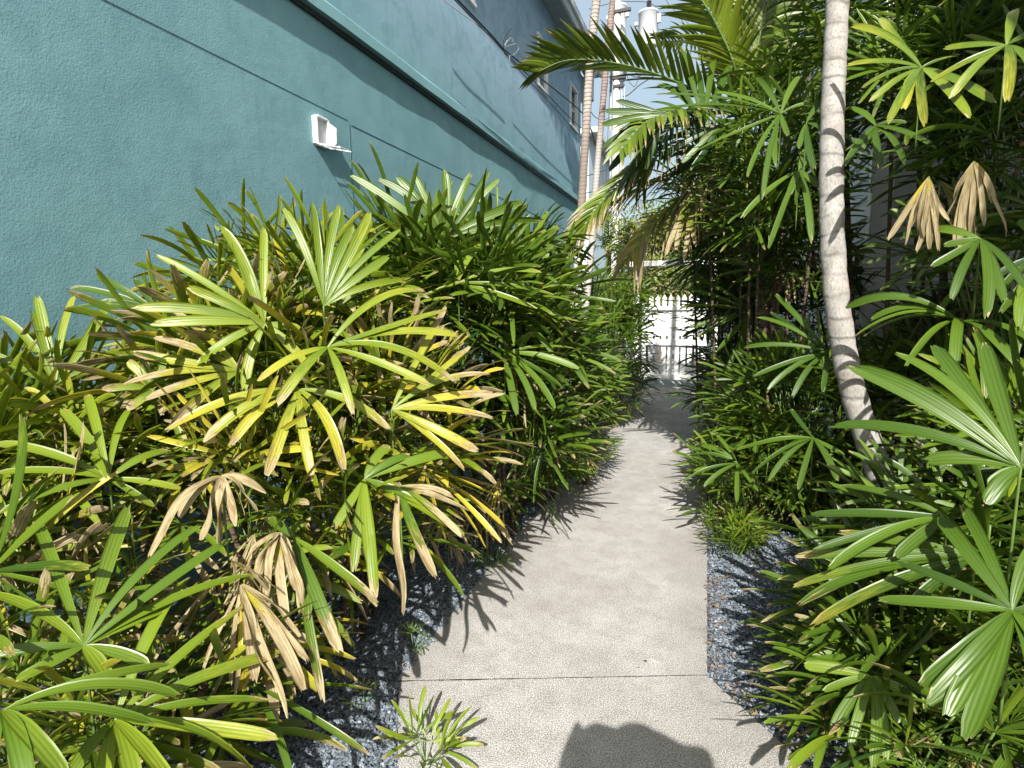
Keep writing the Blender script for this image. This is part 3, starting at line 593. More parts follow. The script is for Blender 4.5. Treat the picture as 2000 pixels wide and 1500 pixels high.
# pale building far beyond, seen between the slender trunks
fb = empty('pale_building', (-7.6, 24, 0), 'pale blue building with white trim beyond the teal building', 'building')
g = MB(); c = at(1150, 300, 26); g.box((c[0]-3.2, c[1]+3, 4.6), (6.4, 6, 9.2)); g.build('wall', m_plain('pale_blue_wall', (.45, .56, .60), (.52, .62, .66), 5, .7, .05), fb)
g = MB(); g.box((c[0]-3.2, c[1]+3, 9.3), (7.4, 7, .22)); g.build('roof', M['offwhite'], fb)

# ================================================================ PALMS WITH TRUNKS
def poly(pts, n=10):
    P = np.array([at(*p) for p in pts]); k = len(P); s = np.linspace(0, k-1, (k-1)*n+1); Q = np.stack([np.interp(s, range(k), P[:, j]) for j in range(3)], 1)
    for _ in range(12): Q[1:-1] = (Q[:-2]+Q[1:-1]*2+Q[2:])/4
    return Q
def frond(parent, P, L=.42, W=.034, n=34, yel=0., brn=0., lit=.5, sidew=(1, 1), fwd=.75, droop=.35, lift=.25, nrm_hint=None, rad=.011):
    """feather leaf: a curved rib with leaflets on both sides"""
    P = np.asarray(P, float); k = len(P); s = np.linspace(0, k-1, 40); Q = np.stack([np.interp(s, range(k), P[:, j]) for j in range(3)], 1)
    for _ in range(8): Q[1:-1] = (Q[:-2]+Q[1:-1]*2+Q[2:])/4
    T = nrm(np.gradient(Q, axis=0)); mb = MB(); a = []
    for i in range(n):
        t = .1+.9*(i/(n-1)); x = t*39; j = min(38, int(x)); p = Q[j]*(1-x+j)+Q[j+1]*(x-j); d = T[j]
        h = UP if nrm_hint is None else np.asarray(nrm_hint, float); S = nrm(np.cross(d, h)); Nn = np.cross(S, d)
        l0 = L*np.interp(t, [.1, .3, .7, 1], [.65, 1, .85, .42])
        for sg in (-1, 1):
            if random.random() > sidew[0 if sg < 0 else 1]: continue
            l = l0*random.uniform(.88, 1.1); v = nrm(d*(fwd+random.gauss(0, .07)+t*.5)+S*sg*.85+Nn*(lift+random.gauss(0, .1)))
            a.append((p, p+v*l*.5+Nn*l*.04, p+v*l-UP*l*droop*random.uniform(.6, 1.4), nrm(Nn+S*sg*-.3), W*random.uniform(.8, 1.15), (np.clip(yel+random.gauss(0, .08), 0, 1), np.clip(brn*random.uniform(.3, 1.7), 0, 1), np.clip(lit+random.gauss(0, .13), 0, 1))))
    c = list(zip(*a)); blades(mb, c[0], c[1], c[2], c[3], np.array(c[4]), np.array(c[5]), 'pin', 7)
    o = mb.build('frond', M['pin'], parent, True)
    r = MB(); r.tube(Q, np.linspace(rad, .003, 40), 7); r.build('rachis', M['petiole'], o, True); return o
def trunk(parent, Q, r0, r1, mat, n=14, flare=0):
    g = MB(); k = len(Q); rr = np.linspace(r0, r1, k); z = Q[:, 2]-Q[:, 2].min(); rr = rr+flare*np.exp(-z*5)+.0018*np.sin(z*31)+.0012*np.sin(z*77); g.tube(Q, rr, n); return g.build('trunk', mat, parent, True)
def highcrown(parent, c, n, L, seed, el0=70):
    random.seed(seed)
    for i in range(n):
        a = i*2.4+random.uniform(-.2, .2); e = R(el0-i*(el0+15)/n); d = np.array([math.cos(a)*math.cos(e), math.sin(a)*math.cos(e), math.sin(e)])
        frond(parent, [c, c+d*L*.35, c+d*L*.7-UP*.12*L, c+d*L*.95-UP*.42*L], L=.5, n=30, lit=.45, yel=.1)

# slender ringed palms
Q = poly([(1117, 742, 8.2), (1120, 640, 8.2), (1127, 540, 8.2), (1134, 440, 8.25), (1140, 330, 8.3), (1147, 210, 8.3), (1153, 100, 8.35), (1165, 0, 8.4), (1178, -110, 8.4), (1190, -230, 8.4)]); Q[0][2] = 0
p1 = empty('ringed_palm', (Q[0][0], Q[0][1], 0), 'slender palm with tan ringed trunk, the thicker of two by the teal corner', 'palm tree', 'slender ringed palms by the teal wall')
trunk(p1, Q, .058, .061, M['ring1'], flare=.02); highcrown(p1, Q[-1], 9, 1.7, 3)
Q = poly([(1128, 752, 8.0), (1137, 660, 8.1), (1147, 580, 8.2), (1157, 460, 8.4), (1165, 340, 8.5), (1177, 210, 8.6), (1187, 90, 8.7), (1197, 0, 8.8), (1207, -110, 8.8), (1214, -230, 8.8)]); Q[0][2] = 0
p2 = empty('ringed_palm', (Q[0][0], Q[0][1], 0), 'slender palm with darker grey trunk, the thinner and right one of two', 'palm tree', 'slender ringed palms by the teal wall')
trunk(p2, Q, .046, .047, M['ring2'], flare=.02); highcrown(p2, Q[-1], 8, 1.6, 8)

# pale trunk palm
Q = poly([(1800, 1190, 3.05), (1755, 1050, 3.05), (1715, 915, 3.08), (1675, 800, 3.1), (1650, 700, 3.1), (1634, 590, 3.1), (1625, 470, 3.12), (1623, 330, 3.15), (1627, 180, 3.2), (1634, 40, 3.25), (1640, -100, 3.3), (1645, -300, 3.35), (1655, -700, 3.4), (1665, -1500, 3.5)]); Q[0][2] = -.02
p3 = empty('pale_palm', (Q[0][0], Q[0][1], 0), 'palm with smooth pale grey curved trunk rising on the right', 'palm tree')
trunk(p3, Q, .066, .058, M['bark'], 20, flare=.02); highcrown(p3, Q[-1], 9, 1.6, 21, 60)

# feather palm whose crown fills the upper middle
Q = poly([(1518, 800, 5.0), (1500, 640, 5.), (1488, 520, 5.), (1478, 420, 5.), (1468, 330, 5.), (1455, 250, 5.), (1448, 205, 5.)]); Q[0][2] = 0
p4 = empty('feather_palm', (Q[0][0], Q[0][1], 0), 'palm with dark trunk and arching feather fronds above the path', 'palm tree')
trunk(p4, Q, .065, .05, M['dtrunk'], 12); random.seed(31); rng = np.random.default_rng(31)
g = MB(); g.tube(poly([(1460, 290, 5.), (1452, 230, 5.), (1445, 170, 5.)], 5), [.05, .055, .06, .062, .06, .055, .05, .045, .04, .03, .02], 12); g.build('crownshaft', M['petiole'], p4, True)
FP = lambda pts: [at(*p) for p in pts]
frond(p4, FP([(1448, 215, 5.), (1380, 185, 4.8), (1300, 150, 4.6), (1230, 128, 4.5), (1160, 116, 4.4), (1100, 116, 4.4), (1052, 140, 4.4)]), L=.50, W=.040, n=34, lit=.45, yel=.12, brn=.12, sidew=(1, .9), nrm_hint=(.1, .55, .9), lift=.35, droop=.05, fwd=1.1)
frond(p4, FP([(1445, 240, 5.), (1370, 255, 4.7), (1290, 300, 4.5), (1220, 350, 4.4), (1165, 405, 4.3), (1125, 470, 4.3)]), L=.42, W=.036, n=36, lit=.42, yel=.3, brn=.25, nrm_hint=(.3, .1, 1), droop=.3, fwd=1.1)
frond(p4, FP([(1450, 200, 5.), (1430, 110, 4.8), (1385, 20, 4.7), (1320, -70, 4.6), (1240, -130, 4.5)]), L=.5, W=.045, n=36, lit=.85, yel=.42, sidew=(1, 1), nrm_hint=(.3, 1, .4), droop=.15, lift=.05)
frond(p4, FP([(1452, 195, 5.), (1475, 110, 4.9), (1500, 0, 4.8), (1520, -120, 4.6)]), L=.55, W=.048, n=36, lit=.3, yel=.05, nrm_hint=(-.2, 1, .3), droop=.4, lift=.1)
frond(p4, FP([(1450, 215, 5.), (1380, 225, 4.6), (1320, 215, 4.3), (1260, 235, 4.1), (1215, 290, 4.0)]), L=.34, W=.040, n=24, lit=.4, yel=.15, brn=.12, nrm_hint=(.4, .3, 1), droop=.4)
frond(p4, FP([(1450, 240, 5.), (1400, 330, 5.1), (1330, 390, 5.2), (1270, 440, 5.2), (1230, 500, 5.2)]), L=.45, W=.036, n=30, lit=.5, yel=.75, brn=.5, nrm_hint=(.5, .1, 1), droop=.9)
frond(p4, FP([(1450, 200, 5.), (1400, 120, 5.2), (1350, 80, 5.5), (1290, 80, 5.8)]), L=.42, W=.04, n=26, lit=.5, yel=.2, nrm_hint=(.1, .4, 1), droop=.3)
frond(p4, FP([(1455, 210, 5.), (1530, 150, 5.), (1590, 110, 5.), (1640, 130, 5.1)]), L=.42, W=.04, n=26, lit=.4, yel=.1, droop=.4)
frond(p4, FP([(1445, 240, 5.), (1420, 300, 4.9), (1370, 360, 4.8), (1340, 450, 4.8)]), L=.34, W=.034, n=24, lit=.5, yel=.6, brn=.6, droop=.9)
frond(p4, FP([(1448, 225, 5.), (1390, 205, 4.7), (1330, 225, 4.5), (1285, 280, 4.4), (1250, 350, 4.4)]), L=.42, W=.038, n=28, lit=.25, yel=.05, brn=.1, nrm_hint=(.3, .4, 1), droop=.5)
frond(p4, FP([(1448, 225, 5.), (1400, 280, 5.2), (1350, 330, 5.3), (1270, 360, 5.4), (1200, 400, 5.5)]), L=.42, W=.036, n=30, lit=.4, yel=.3, brn=.3, nrm_hint=(.3, .2, 1), droop=.45, fwd=1.)
frond(p4, FP([(1450, 215, 5.), (1440, 120, 5.2), (1420, 20, 5.4), (1400, -80, 5.4)]), L=.5, W=.045, n=34, lit=.6, yel=.2, nrm_hint=(.1, 1, .3), droop=.2)
# thin dark trunk behind the pale one
Q = poly([(1668, 760, 4.6), (1660, 640, 4.6), (1655, 520, 4.6), (1650, 400, 4.6), (1648, 250, 4.6), (1655, 80, 4.6), (1660, -60, 4.6)]); Q[0][2] = 0
p5 = empty('dark_palm', (Q[0][0], Q[0][1], 0), 'thin dark fibrous palm trunk half hidden just behind the pale trunk', 'palm tree')
trunk(p5, Q, .04, .034, M['dtrunk'], 10); highcrown(p5, Q[-1], 7, 1.1, 17)

# ================================================================ LADY PALMS
NB = 'broad leaved lady palms beside the path'
# --- left, bottom corner
clump('lady_palm', 'green and yellow lady palm nearest the camera in the bottom left corner', NB,
      [(120, 1420, 1.7, .42, .35, .28, 18, .34, .40, .15, .6), (330, 1330, 1.75, .30, .3, .26, 11, .34, .5, .3, .6), (-150, 1300, 1.6, .4, .4, .4, 12, .34, .4, .1, .5), (60, 1140, 1.95, .35, .3, .22, 12, .32, .6, .5, .5)],
      heroes=[dict(hub=(163, 1262, 1.45), tips=[(72, 1018), (250, 990), (390, 1028), (440, 1060), (485, 1125), (335, 1180), (-30, 1160), (-60, 1285), (30, 1330), (210, 1330), (290, 1300)], W=.042, yel=.25, lit=.62, tocam=.45, arch=.1),
              dict(hub=(5, 1388, 1.25), tips=[(300, 1412), (130, 1520), (60, 1560), (-20, 1560), (-120, 1480), (350, 1362), (330, 1300)], W=.040, yel=.1, lit=.65, tocam=.3, arch=.22),
              dict(hub=(225, 1407, 1.4), tips=[(370, 1128), (485, 1180), (540, 1280), (538, 1440), (490, 1500), (350, 1560), (270, 1580), (200, 1580), (120, 1540), (525, 1370)], W=.042, yel=.42, brn=.06, lit=.8, tocam=.35, arch=.18)],
      dead=[(440, 1130, 1.8, 4, .30), (490, 1210, 1.85, 4, .28), (120, 1120, 1.8, 3, .28), (330, 1400, 1.8, 3, .26)], seed=1)
# --- left against wall
clump('lady_palm', 'low fresh green lady palm against the teal wall at the left edge', NB,
      [(60, 880, 2.35, .45, .35, .24, 34, .34, .38, .08, .8), (-250, 900, 2.2, .5, .4, .3, 14, .34, .35, .05, .7), (260, 900, 2.45, .3, .3, .22, 18, .32, .45, .15, .75)],
      heroes=[dict(hub=(108, 757, 2.2), tips=[(72, 578), (5, 620), (65, 608), (146, 577), (212, 588), (122, 627), (240, 690), (290, 680), (-20, 690)], W=.040, yel=.3, lit=.85, tocam=.7),
              dict(hub=(213, 935, 1.95), tips=[(-10, 868), (-10, 925), (-5, 1005), (170, 770), (120, 800), (262, 790), (330, 880), (352, 955), (300, 990), (60, 880)], W=.040, yel=.28, brn=.03, lit=.8, tocam=.5, arch=.18)], seed=2, dead=[(250, 1010, 2.1, 5, .3), (60, 1040, 2.1, 4, .3)])
# --- left big yellowing one
clump('lady_palm', 'large yellowing lady palm with scorched leaf tips left of the path', NB,
      [(600, 800, 2.75, .48, .45, .50, 46, .38, .50, .16, .75), (440, 760, 2.65, .40, .35, .42, 26, .38, .5, .2, .75), (780, 850, 2.75, .26, .35, .36, 24, .38, .68, .28, .7), (640, 620, 3.0, .40, .35, .25, 22, .38, .35, .1, .7), (480, 980, 2.3, .35, .3, .3, 16, .34, .55, .3, .7), (680, 1010, 2.45, .3, .3, .3, 16, .34, .35, .12, .7), (560, 560, 3.0, .45, .3, .2, 16, .36, .4, .06, .8)],
      heroes=[dict(hub=(517, 632, 2.25), tips=[(432, 442), (515, 445), (308, 500), (262, 602), (300, 632), (385, 712), (478, 760), (600, 715), (585, 640), (368, 560), (455, 470)], W=.044, yel=.4, lit=.9, tocam=.75),
              dict(hub=(632, 598, 2.3), tips=[(555, 408), (608, 395), (662, 402), (722, 415), (780, 450), (785, 545), (760, 500), (690, 440)], W=.044, yel=.35, lit=.75, tocam=.75),
              dict(hub=(640, 678, 2.15), tips=[(840, 752), (885, 745), (895, 655), (690, 808), (505, 745), (540, 790), (870, 605), (830, 570)], W=.044, yel=.5, brn=.10, lit=.8, tocam=.5, arch=.2),
              dict(hub=(582, 760, 2.15), tips=[(330, 838), (450, 868), (520, 928), (610, 935), (672, 922), (760, 838), (400, 860)], W=.044, yel=.66, brn=.16, lit=.7, tocam=.6, arch=.2),
              dict(hub=(470, 725, 2.2), tips=[(245, 750), (285, 780), (300, 660), (330, 840), (262, 690), (340, 610)], W=.042, yel=.7, brn=.28, lit=.7, tocam=.6),
              dict(hub=(765, 800, 2.2), tips=[(965, 768), (962, 818), (935, 882), (905, 915), (955, 730), (920, 675), (850, 660), (870, 600)], W=.042, yel=.7, brn=.18, lit=.7, tocam=.6),
              dict(hub=(712, 935, 2.1), tips=[(880, 882), (850, 998), (735, 1172), (690, 1115), (652, 1030), (800, 890), (905, 1045), (725, 1110), (760, 870)], W=.046, yel=.18, brn=.08, lit=.75, tocam=.6),
              dict(hub=(780, 950, 2.1), tips=[(915, 998), (902, 1048), (885, 970), (850, 1128), (785, 1195)], W=.038, yel=.6, brn=.6, lit=.5, tocam=.5),
              dict(hub=(575, 1050, 1.95), tips=[(520, 1010), (735, 1175), (630, 1370), (600, 1210), (665, 1275)], W=.044, yel=.2, brn=.12, lit=.6, tocam=.5),
              dict(hub=(310, 610, 2.6), tips=[(140, 562), (190, 540), (195, 588), (265, 545), (150, 600), (235, 640)], W=.04, yel=.08, lit=.3, tocam=.5),
              dict(hub=(432, 930, 1.85), tips=[(392, 1058), (425, 1062), (462, 1025), (350, 1010), (292, 1088), (500, 1000), (520, 965)], W=.040, yel=1, brn=1.1, lit=.5, tocam=.6, arch=.34, name='dead_fan_leaf'),
              dict(hub=(545, 1040, 1.9), tips=[(592, 1195), (560, 1215), (520, 1190), (578, 1150), (500, 1130), (470, 1110)], W=.038, yel=1, brn=1.1, lit=.5, tocam=.6, arch=.28, name='dead_fan_leaf'),
              dict(hub=(470, 1140, 1.75), tips=[(595, 1352), (560, 1405), (530, 1335), (600, 1290), (498, 1330), (585, 1240)], W=.038, yel=1, brn=1.1, lit=.5, tocam=.6, arch=.2, name='dead_fan_leaf'),
              dict(hub=(300, 760, 2.2), tips=[(250, 705), (280, 700), (325, 690), (248, 800), (200, 760)], W=.04, yel=.5, brn=.15, lit=.7, tocam=.7)],
      dead=[(500, 1060, 2.2, 4, .32), (480, 1180, 2.1, 4, .32)], seed=3)
# --- tall green one
clump('lady_palm', 'tall dense dark green lady palm in front of the teal wall ledge', NB,
      [(880, 590, 3.6, .52, .4, .36, 48, .42, .06, .03, .5), (960, 700, 3.9, .55, .5, .5, 50, .40, .06, .04, .45), (800, 560, 3.6, .32, .3, .30, 20, .42, .1, .05, .5), (980, 860, 3.9, .45, .4, .40, 36, .36, .08, .1, .4), (1020, 620, 4.3, .45, .5, .38, 34, .40, .04, .02, .5), (1000, 510, 4.4, .35, .4, .22, 20, .40, .06, .02, .55), (1080, 720, 4.6, .35, .5, .3, 20, .36, .04, .02, .45)],
      heroes=[dict(hub=(866, 470, 3.3), tips=[(868, 332), (690, 345), (740, 350), (775, 345), (700, 440), (975, 350), (955, 335), (1020, 395), (1060, 430), (920, 340), (812, 345)], W=.058, yel=.1, lit=.5, tocam=.8),
              dict(hub=(895, 552, 3.1), tips=[(1055, 532), (985, 602), (1045, 602), (890, 500), (960, 470), (1080, 575)], W=.045, yel=.2, lit=.7, tocam=.5),
              dict(hub=(1020, 500, 3.9), tips=[(1070, 412), (1065, 450), (1100, 480), (1110, 505), (1090, 440), (1010, 390), (960, 430)], W=.05, yel=.1, lit=.6, tocam=.5),
              dict(hub=(985, 690, 3.3), tips=[(1100, 760), (1130, 720), (1085, 800), (1045, 800), (1010, 810), (1120, 680), (1060, 640)], W=.044, yel=.08, lit=.45, tocam=.5)],
      dead=[(1000, 690, 3.6, 3, .3), (930, 960, 3.6, 6, .3), (880, 1010, 3.2, 5, .3)], seed=4)
# --- smaller ones towards the gate
clump('lady_palm', 'small leaved green lady palm halfway along the left path edge', NB,
      [(1100, 740, 5.4, .45, .6, .34, 50, .28, .06, .03, .5), (1110, 830, 4.9, .36, .5, .28, 40, .24, .08, .05, .5), (1060, 880, 4.3, .3, .4, .2, 24, .22, .1, .1, .4), (1140, 870, 5.2, .25, .4, .16, 26, .18, .04, .02, .7)],
      dead=[(1090, 860, 4.6, 3, .2)], seed=5)
clump('lady_palm', 'bushy green lady palm beside the left gate post', NB,
      [(1180, 690, 8.6, .62, .9, .60, 80, .34, .05, .02, .5), (1200, 600, 9.2, .62, .8, .42, 54, .34, .08, .02, .55), (1205, 760, 8.0, .42, .9, .3, 30, .28, .05, .1, .35)], seed=6, dead=[(1200, 770, 7.8, 6, .25)])
# --- seedlings
def seedling(px, py, dep, L, n, label, yel=.1, tips=None, seed=0, brn=0., lit=.7):
    random.seed(seed); v = ray(px, py); b = CAM+v*((.0-H)/v[2]); root = empty('lady_palm_seedling', (b[0], b[1], 0), label, 'seedling', 'lady palm seedlings by the path'); F = Fans(); mb = MB(); pt = MB()
    for i in range(n):
        a = i*2.4; e = random.uniform(.5, 1.2); A = nrm([math.cos(a)*math.cos(e), math.sin(a)*math.cos(e), math.sin(e)]); h = b+A*random.uniform(.04, .10)
        F.fan(h, A, UP*.8+nrm(CAM-b)*.4, L, random.choice((4, 5, 6)), random.uniform(40, 80), .030*.36/L*L/.2 if False else .034, yel, brn, lit, .2); pt.tube([b-UP*.01, h], .003, 4)
    F.flush(mb, 7); mb.build('foliage', M['fan'], root, True); pt.build('petioles', M['petiole'], root); return root
seedling(832, 1492, 0, .19, 7, 'yellow green lady palm seedling standing at the front corner of the path', .3, seed=3, brn=.12, lit=.8)
seedling(808, 1268, 0, .09, 4, 'tiny green seedling on the gravel beside the joint in the path', .1, seed=4)
seedling(712, 1372, 0, .07, 3, 'tiny seedling in the shaded gravel left of the path joint', .1, seed=5)
seedling(985, 1000, 0, .20, 6, 'upright shaded seedling in the gravel under the tall lady palm', .05, seed=6, lit=.5)
seedling(1040, 985, 0, .12, 8, 'low leafy seedling at the path edge under the tall lady palm', .05, seed=7)
seedling(1150, 885, 0, .14, 7, 'small bright green seedling where the left path edge bends', .05, seed=8)
seedling(960, 1110, 0, .12, 5, 'sparse seedling at the shaded left path edge', .1, seed=9, lit=.4)

# --- right foreground
clump('lady_palm', 'large glossy green lady palm nearest the camera on the right', NB,
      [(1900, 1180, 2.1, .42, .4, .45, 50, .34, .08, .04, .4), (1720, 1290, 2.1, .26, .35, .26, 26, .30, .15, .08, .45), (2060, 920, 2.2, .34, .4, .33, 28, .34, .05, .02, .5), (1800, 1420, 1.8, .32, .3, .18, 22, .28, .2, .12, .45), (2150, 1200, 1.9, .4, .4, .5, 20, .34, .1, .05, .5)],
      heroes=[dict(hub=(1977, 1192, 1.45), tips=[(1752, 1100), (1718, 1172), (1800, 1338), (1812, 1372), (1888, 1440), (1835, 1010), (1880, 985), (2060, 1040), (2110, 1180), (2090, 1350), (2040, 1420), (1850, 1400)], W=.048, yel=.06, lit=.36, tocam=.55),
              dict(hub=(1993, 912, 1.5), tips=[(1655, 716), (1750, 690), (1672, 718), (1825, 676), (1920, 672), (1810, 900), (1925, 985), (1935, 950), (2080, 680), (2160, 860), (1625, 832)], W=.046, yel=.06, lit=.36, tocam=.55),
              dict(hub=(1905, 1085, 1.7), tips=[(1560, 1085), (1550, 1145), (1562, 1180), (1620, 1200), (1585, 1220), (1780, 1180), (1640, 1040)], W=.042, yel=.3, brn=.08, lit=.36, tocam=.55),
              dict(hub=(1850, 1010, 1.75), tips=[(1580, 1005), (1590, 1075), (1640, 950), (1750, 1090), (1620, 1110), (1700, 960)], W=.04, yel=.08, lit=.32, tocam=.5),
              dict(hub=(1702, 1322, 1.8), tips=[(1610, 1350), (1625, 1430), (1660, 1455), (1705, 1500), (1730, 1480), (1755, 1410), (1790, 1370), (1570, 1300)], W=.038, yel=.12, lit=.55, tocam=.6)],
      dead=[(1800, 1490, 1.9, 8, .26), (1620, 1140, 2.8, 4, .26), (1900, 1460, 1.8, 5, .3)], seed=10)
# --- right middle
clump('lady_palm', 'wide glossy lady palm around the foot of the pale trunk', NB,
      [(1560, 820, 4.1, .50, .5, .50, 64, .34, .04, .03, .42), (1480, 960, 4.0, .38, .45, .40, 44, .28, .05, .06, .5), (1620, 1010, 4.05, .36, .4, .40, 42, .32, .04, .03, .45), (1430, 1060, 3.75, .20, .3, .20, 30, .19, .06, .08, .6), (1790, 760, 3.9, .40, .4, .30, 30, .34, .06, .03, .5)],
      heroes=[dict(hub=(1618, 688, 3.3), tips=[(1455, 678), (1472, 735), (1500, 760), (1548, 775), (1608, 768), (1515, 575), (1505, 610), (1480, 620)], W=.042, yel=.05, lit=.32, tocam=.5),
              dict(hub=(1588, 855, 3.2), tips=[(1470, 925), (1502, 938), (1560, 955), (1635, 940), (1650, 890), (1440, 880), (1545, 800)], W=.044, yel=.05, lit=.32, tocam=.5),
              dict(hub=(1875, 628, 2.5), tips=[(1690, 655), (1668, 660), (1770, 715), (1860, 745), (1925, 775), (1990, 715), (2020, 670), (1655, 600), (1700, 625)], W=.046, yel=.15, lit=.42, tocam=.35, arch=.3),
              dict(hub=(1440, 905, 3.6), tips=[(1345, 890), (1350, 930), (1375, 950), (1400, 850), (1370, 870), (1440, 980), (1480, 960)], W=.036, yel=.04, lit=.42, tocam=.5)],
      dead=[(1500, 1090, 3.7, 6, .22), (1500, 1140, 3.4, 4, .2)], seed=11)
# --- right, towards gate
clump('lady_palm', 'tall dark lady palm leaning over the right side of the gate', NB,
      [(1440, 640, 6.4, .42, .8, .60, 66, .38, .04, .02, .35), (1450, 780, 6.0, .42, .8, .5, 48, .34, .03, .02, .3), (1440, 480, 6.0, .55, .7, .5, 56, .38, .08, .05, .4), (1430, 880, 5.2, .3, .5, .26, 26, .26, .05, .05, .4), (1400, 400, 6.2, .5, .6, .4, 30, .38, .2, .1, .5)],
      heroes=[dict(hub=(1345, 400, 4.8), tips=[(1320, 490), (1300, 500), (1335, 510), (1360, 480), (1385, 420), (1355, 370)], W=.05, yel=.6, brn=.4, lit=.4, tocam=.6),
              dict(hub=(1470, 610, 5.), tips=[(1330, 600), (1345, 640), (1360, 660), (1400, 690), (1420, 720), (1335, 565), (1360, 545), (1450, 700)], W=.055, yel=.03, lit=.4, tocam=.5)],
      dead=[(1560, 480, 4.7, 6, .38), (1500, 760, 5.4, 4, .3)], seed=12)
# --- right, overhead middle
clump('lady_palm', 'tall caned lady palm spreading in front of the feather palm crown', NB,
      [(1520, 290, 4.2, .38, .4, .34, 40, .34, .1, .04, .42), (1580, 160, 4.3, .35, .4, .34, 28, .34, .12, .04, .5), (1500, 420, 4.4, .4, .4, .28, 26, .34, .1, .08, .4), (1400, 340, 4.9, .3, .3, .22, 14, .32, .15, .1, .4), (1560, 520, 4.6, .4, .4, .3, 20, .34, .05, .05, .35)],
      heroes=[dict(hub=(1525, 222, 3.6), tips=[(1400, 180), (1285, 185, -.1), (1280, 215, -.1), (1350, 300), (1460, 345), (1490, 385), (1515, 320), (1598, 205), (1560, 150), (1480, 150), (1540, 265)], W=.044, yel=.12, lit=.42, tocam=.5),
              dict(hub=(1560, 332, 3.4), tips=[(1500, 488), (1585, 472), (1555, 395), (1540, 382), (1600, 365), (1450, 425), (1600, 300), (1575, 290)], W=.044, yel=.2, lit=.42, tocam=.5),
              dict(hub=(1305, 225, 4.1), tips=[(1182, 218), (1178, 244), (1176, 290), (1190, 332), (1205, 372), (1240, 296), (1205, 196), (1262, 330)], W=.062, yel=.1, lit=.28, tocam=.7),
              dict(hub=(1400, 250, 4.3), tips=[(1255, 262), (1262, 292), (1288, 312), (1332, 318), (1275, 235), (1350, 330)], W=.06, yel=.02, lit=.15, tocam=.6),
              dict(hub=(1375, 245, 4.5), tips=[(1308, 128), (1330, 92), (1362, 138), (1395, 118), (1285, 165), (1425, 130), (1270, 200)], W=.07, yel=.05, lit=.2, tocam=.35),
              dict(hub=(1575, 240, 3.3), tips=[(1640, 280), (1700, 300, -.1), (1610, 190), (1560, 290), (1590, 330)], W=.042, yel=.05, lit=.32, tocam=.5)], seed=13)
# --- right, upper corner
clump('lady_palm', 'tall lady palm high in the upper right corner with dried hanging fans', NB,
      [(1850, 160, 3.4, .45, .45, .35, 44, .34, .08, .03, .45), (1740, 60, 3.8, .4, .4, .3, 28, .34, .1, .05, .45), (2000, 300, 3.0, .35, .4, .45, 26, .34, .05, .03, .4), (1820, 220, 3.9, .35, .4, .22, 20, .34, .06, .03, .4), (1950, 520, 3.0, .4, .4, .3, 24, .34, .04, .02, .4), (1990, -40, 3.2, .4, .4, .3, 20, .34, .1, .03, .5)],
      heroes=[dict(hub=(1800, 132, 2.6), tips=[(1665, 50), (1655, 128), (1720, 35), (1700, 198), (1735, 242), (1765, 212), (1808, 243), (1892, 228), (1940, 200), (1870, 110), (1685, 172)], W=.05, yel=.42, brn=.03, lit=.62, tocam=.45, arch=.16),
              dict(hub=(1966, 88, 2.3), tips=[(1858, 190), (1968, 198), (1820, 160), (1845, 95), (2040, 190), (2060, 60), (1980, 20)], W=.05, yel=.42, lit=.62, tocam=.5, arch=.16),
              dict(hub=(1710, 245, 3.1), tips=[(1650, 325), (1720, 328), (1768, 318), (1828, 290), (1655, 210), (1770, 240), (1680, 300)], W=.045, yel=.2, lit=.36, tocam=.5),
              dict(hub=(1915, 466, 2.4), tips=[(1820, 522), (1858, 585), (1925, 618), (1960, 590), (2000, 560), (1830, 445), (1845, 480)], W=.046, yel=.08, lit=.42, tocam=.5),
              dict(hub=(2040, 500, 2.3), tips=[(1955, 610), (1950, 575), (1990, 640), (1945, 540), (1990, 430)], W=.046, yel=.05, lit=.36, tocam=.5),
              dict(hub=(1814, 345, 2.5), tips=[(1735, 468), (1762, 478), (1790, 492), (1815, 485), (1835, 490), (1770, 450), (1852, 430), (1800, 470), (1825, 470)], W=.028, yel=1, brn=1., lit=.32, tocam=.9, arch=.05, name='dead_fan_leaf'),
              dict(hub=(1902, 315, 2.45), tips=[(1862, 480), (1875, 490), (1895, 492), (1905, 498), (1958, 468), (1920, 440), (1885, 450), (1850, 420), (1940, 400)], W=.030, yel=1, brn=1., lit=.32, tocam=.9, arch=.05, name='dead_fan_leaf')],
      dead=[(1840, 390, 2.8, 2, .3)], seed=14)
# --- fills the depth between the house and the path further right
clump('lady_palm', 'shaded lady palm standing against the white clapboard wall', NB,
      [(1880, 680, 4.3, .45, .6, .33, 32, .36, .03, .02, .4), (1950, 760, 3.4, .5, .5, .4, 26, .36, .03, .02, .4), (1600, 620, 5.6, .5, .6, .5, 40, .36, .03, .02, .35)], seed=15)

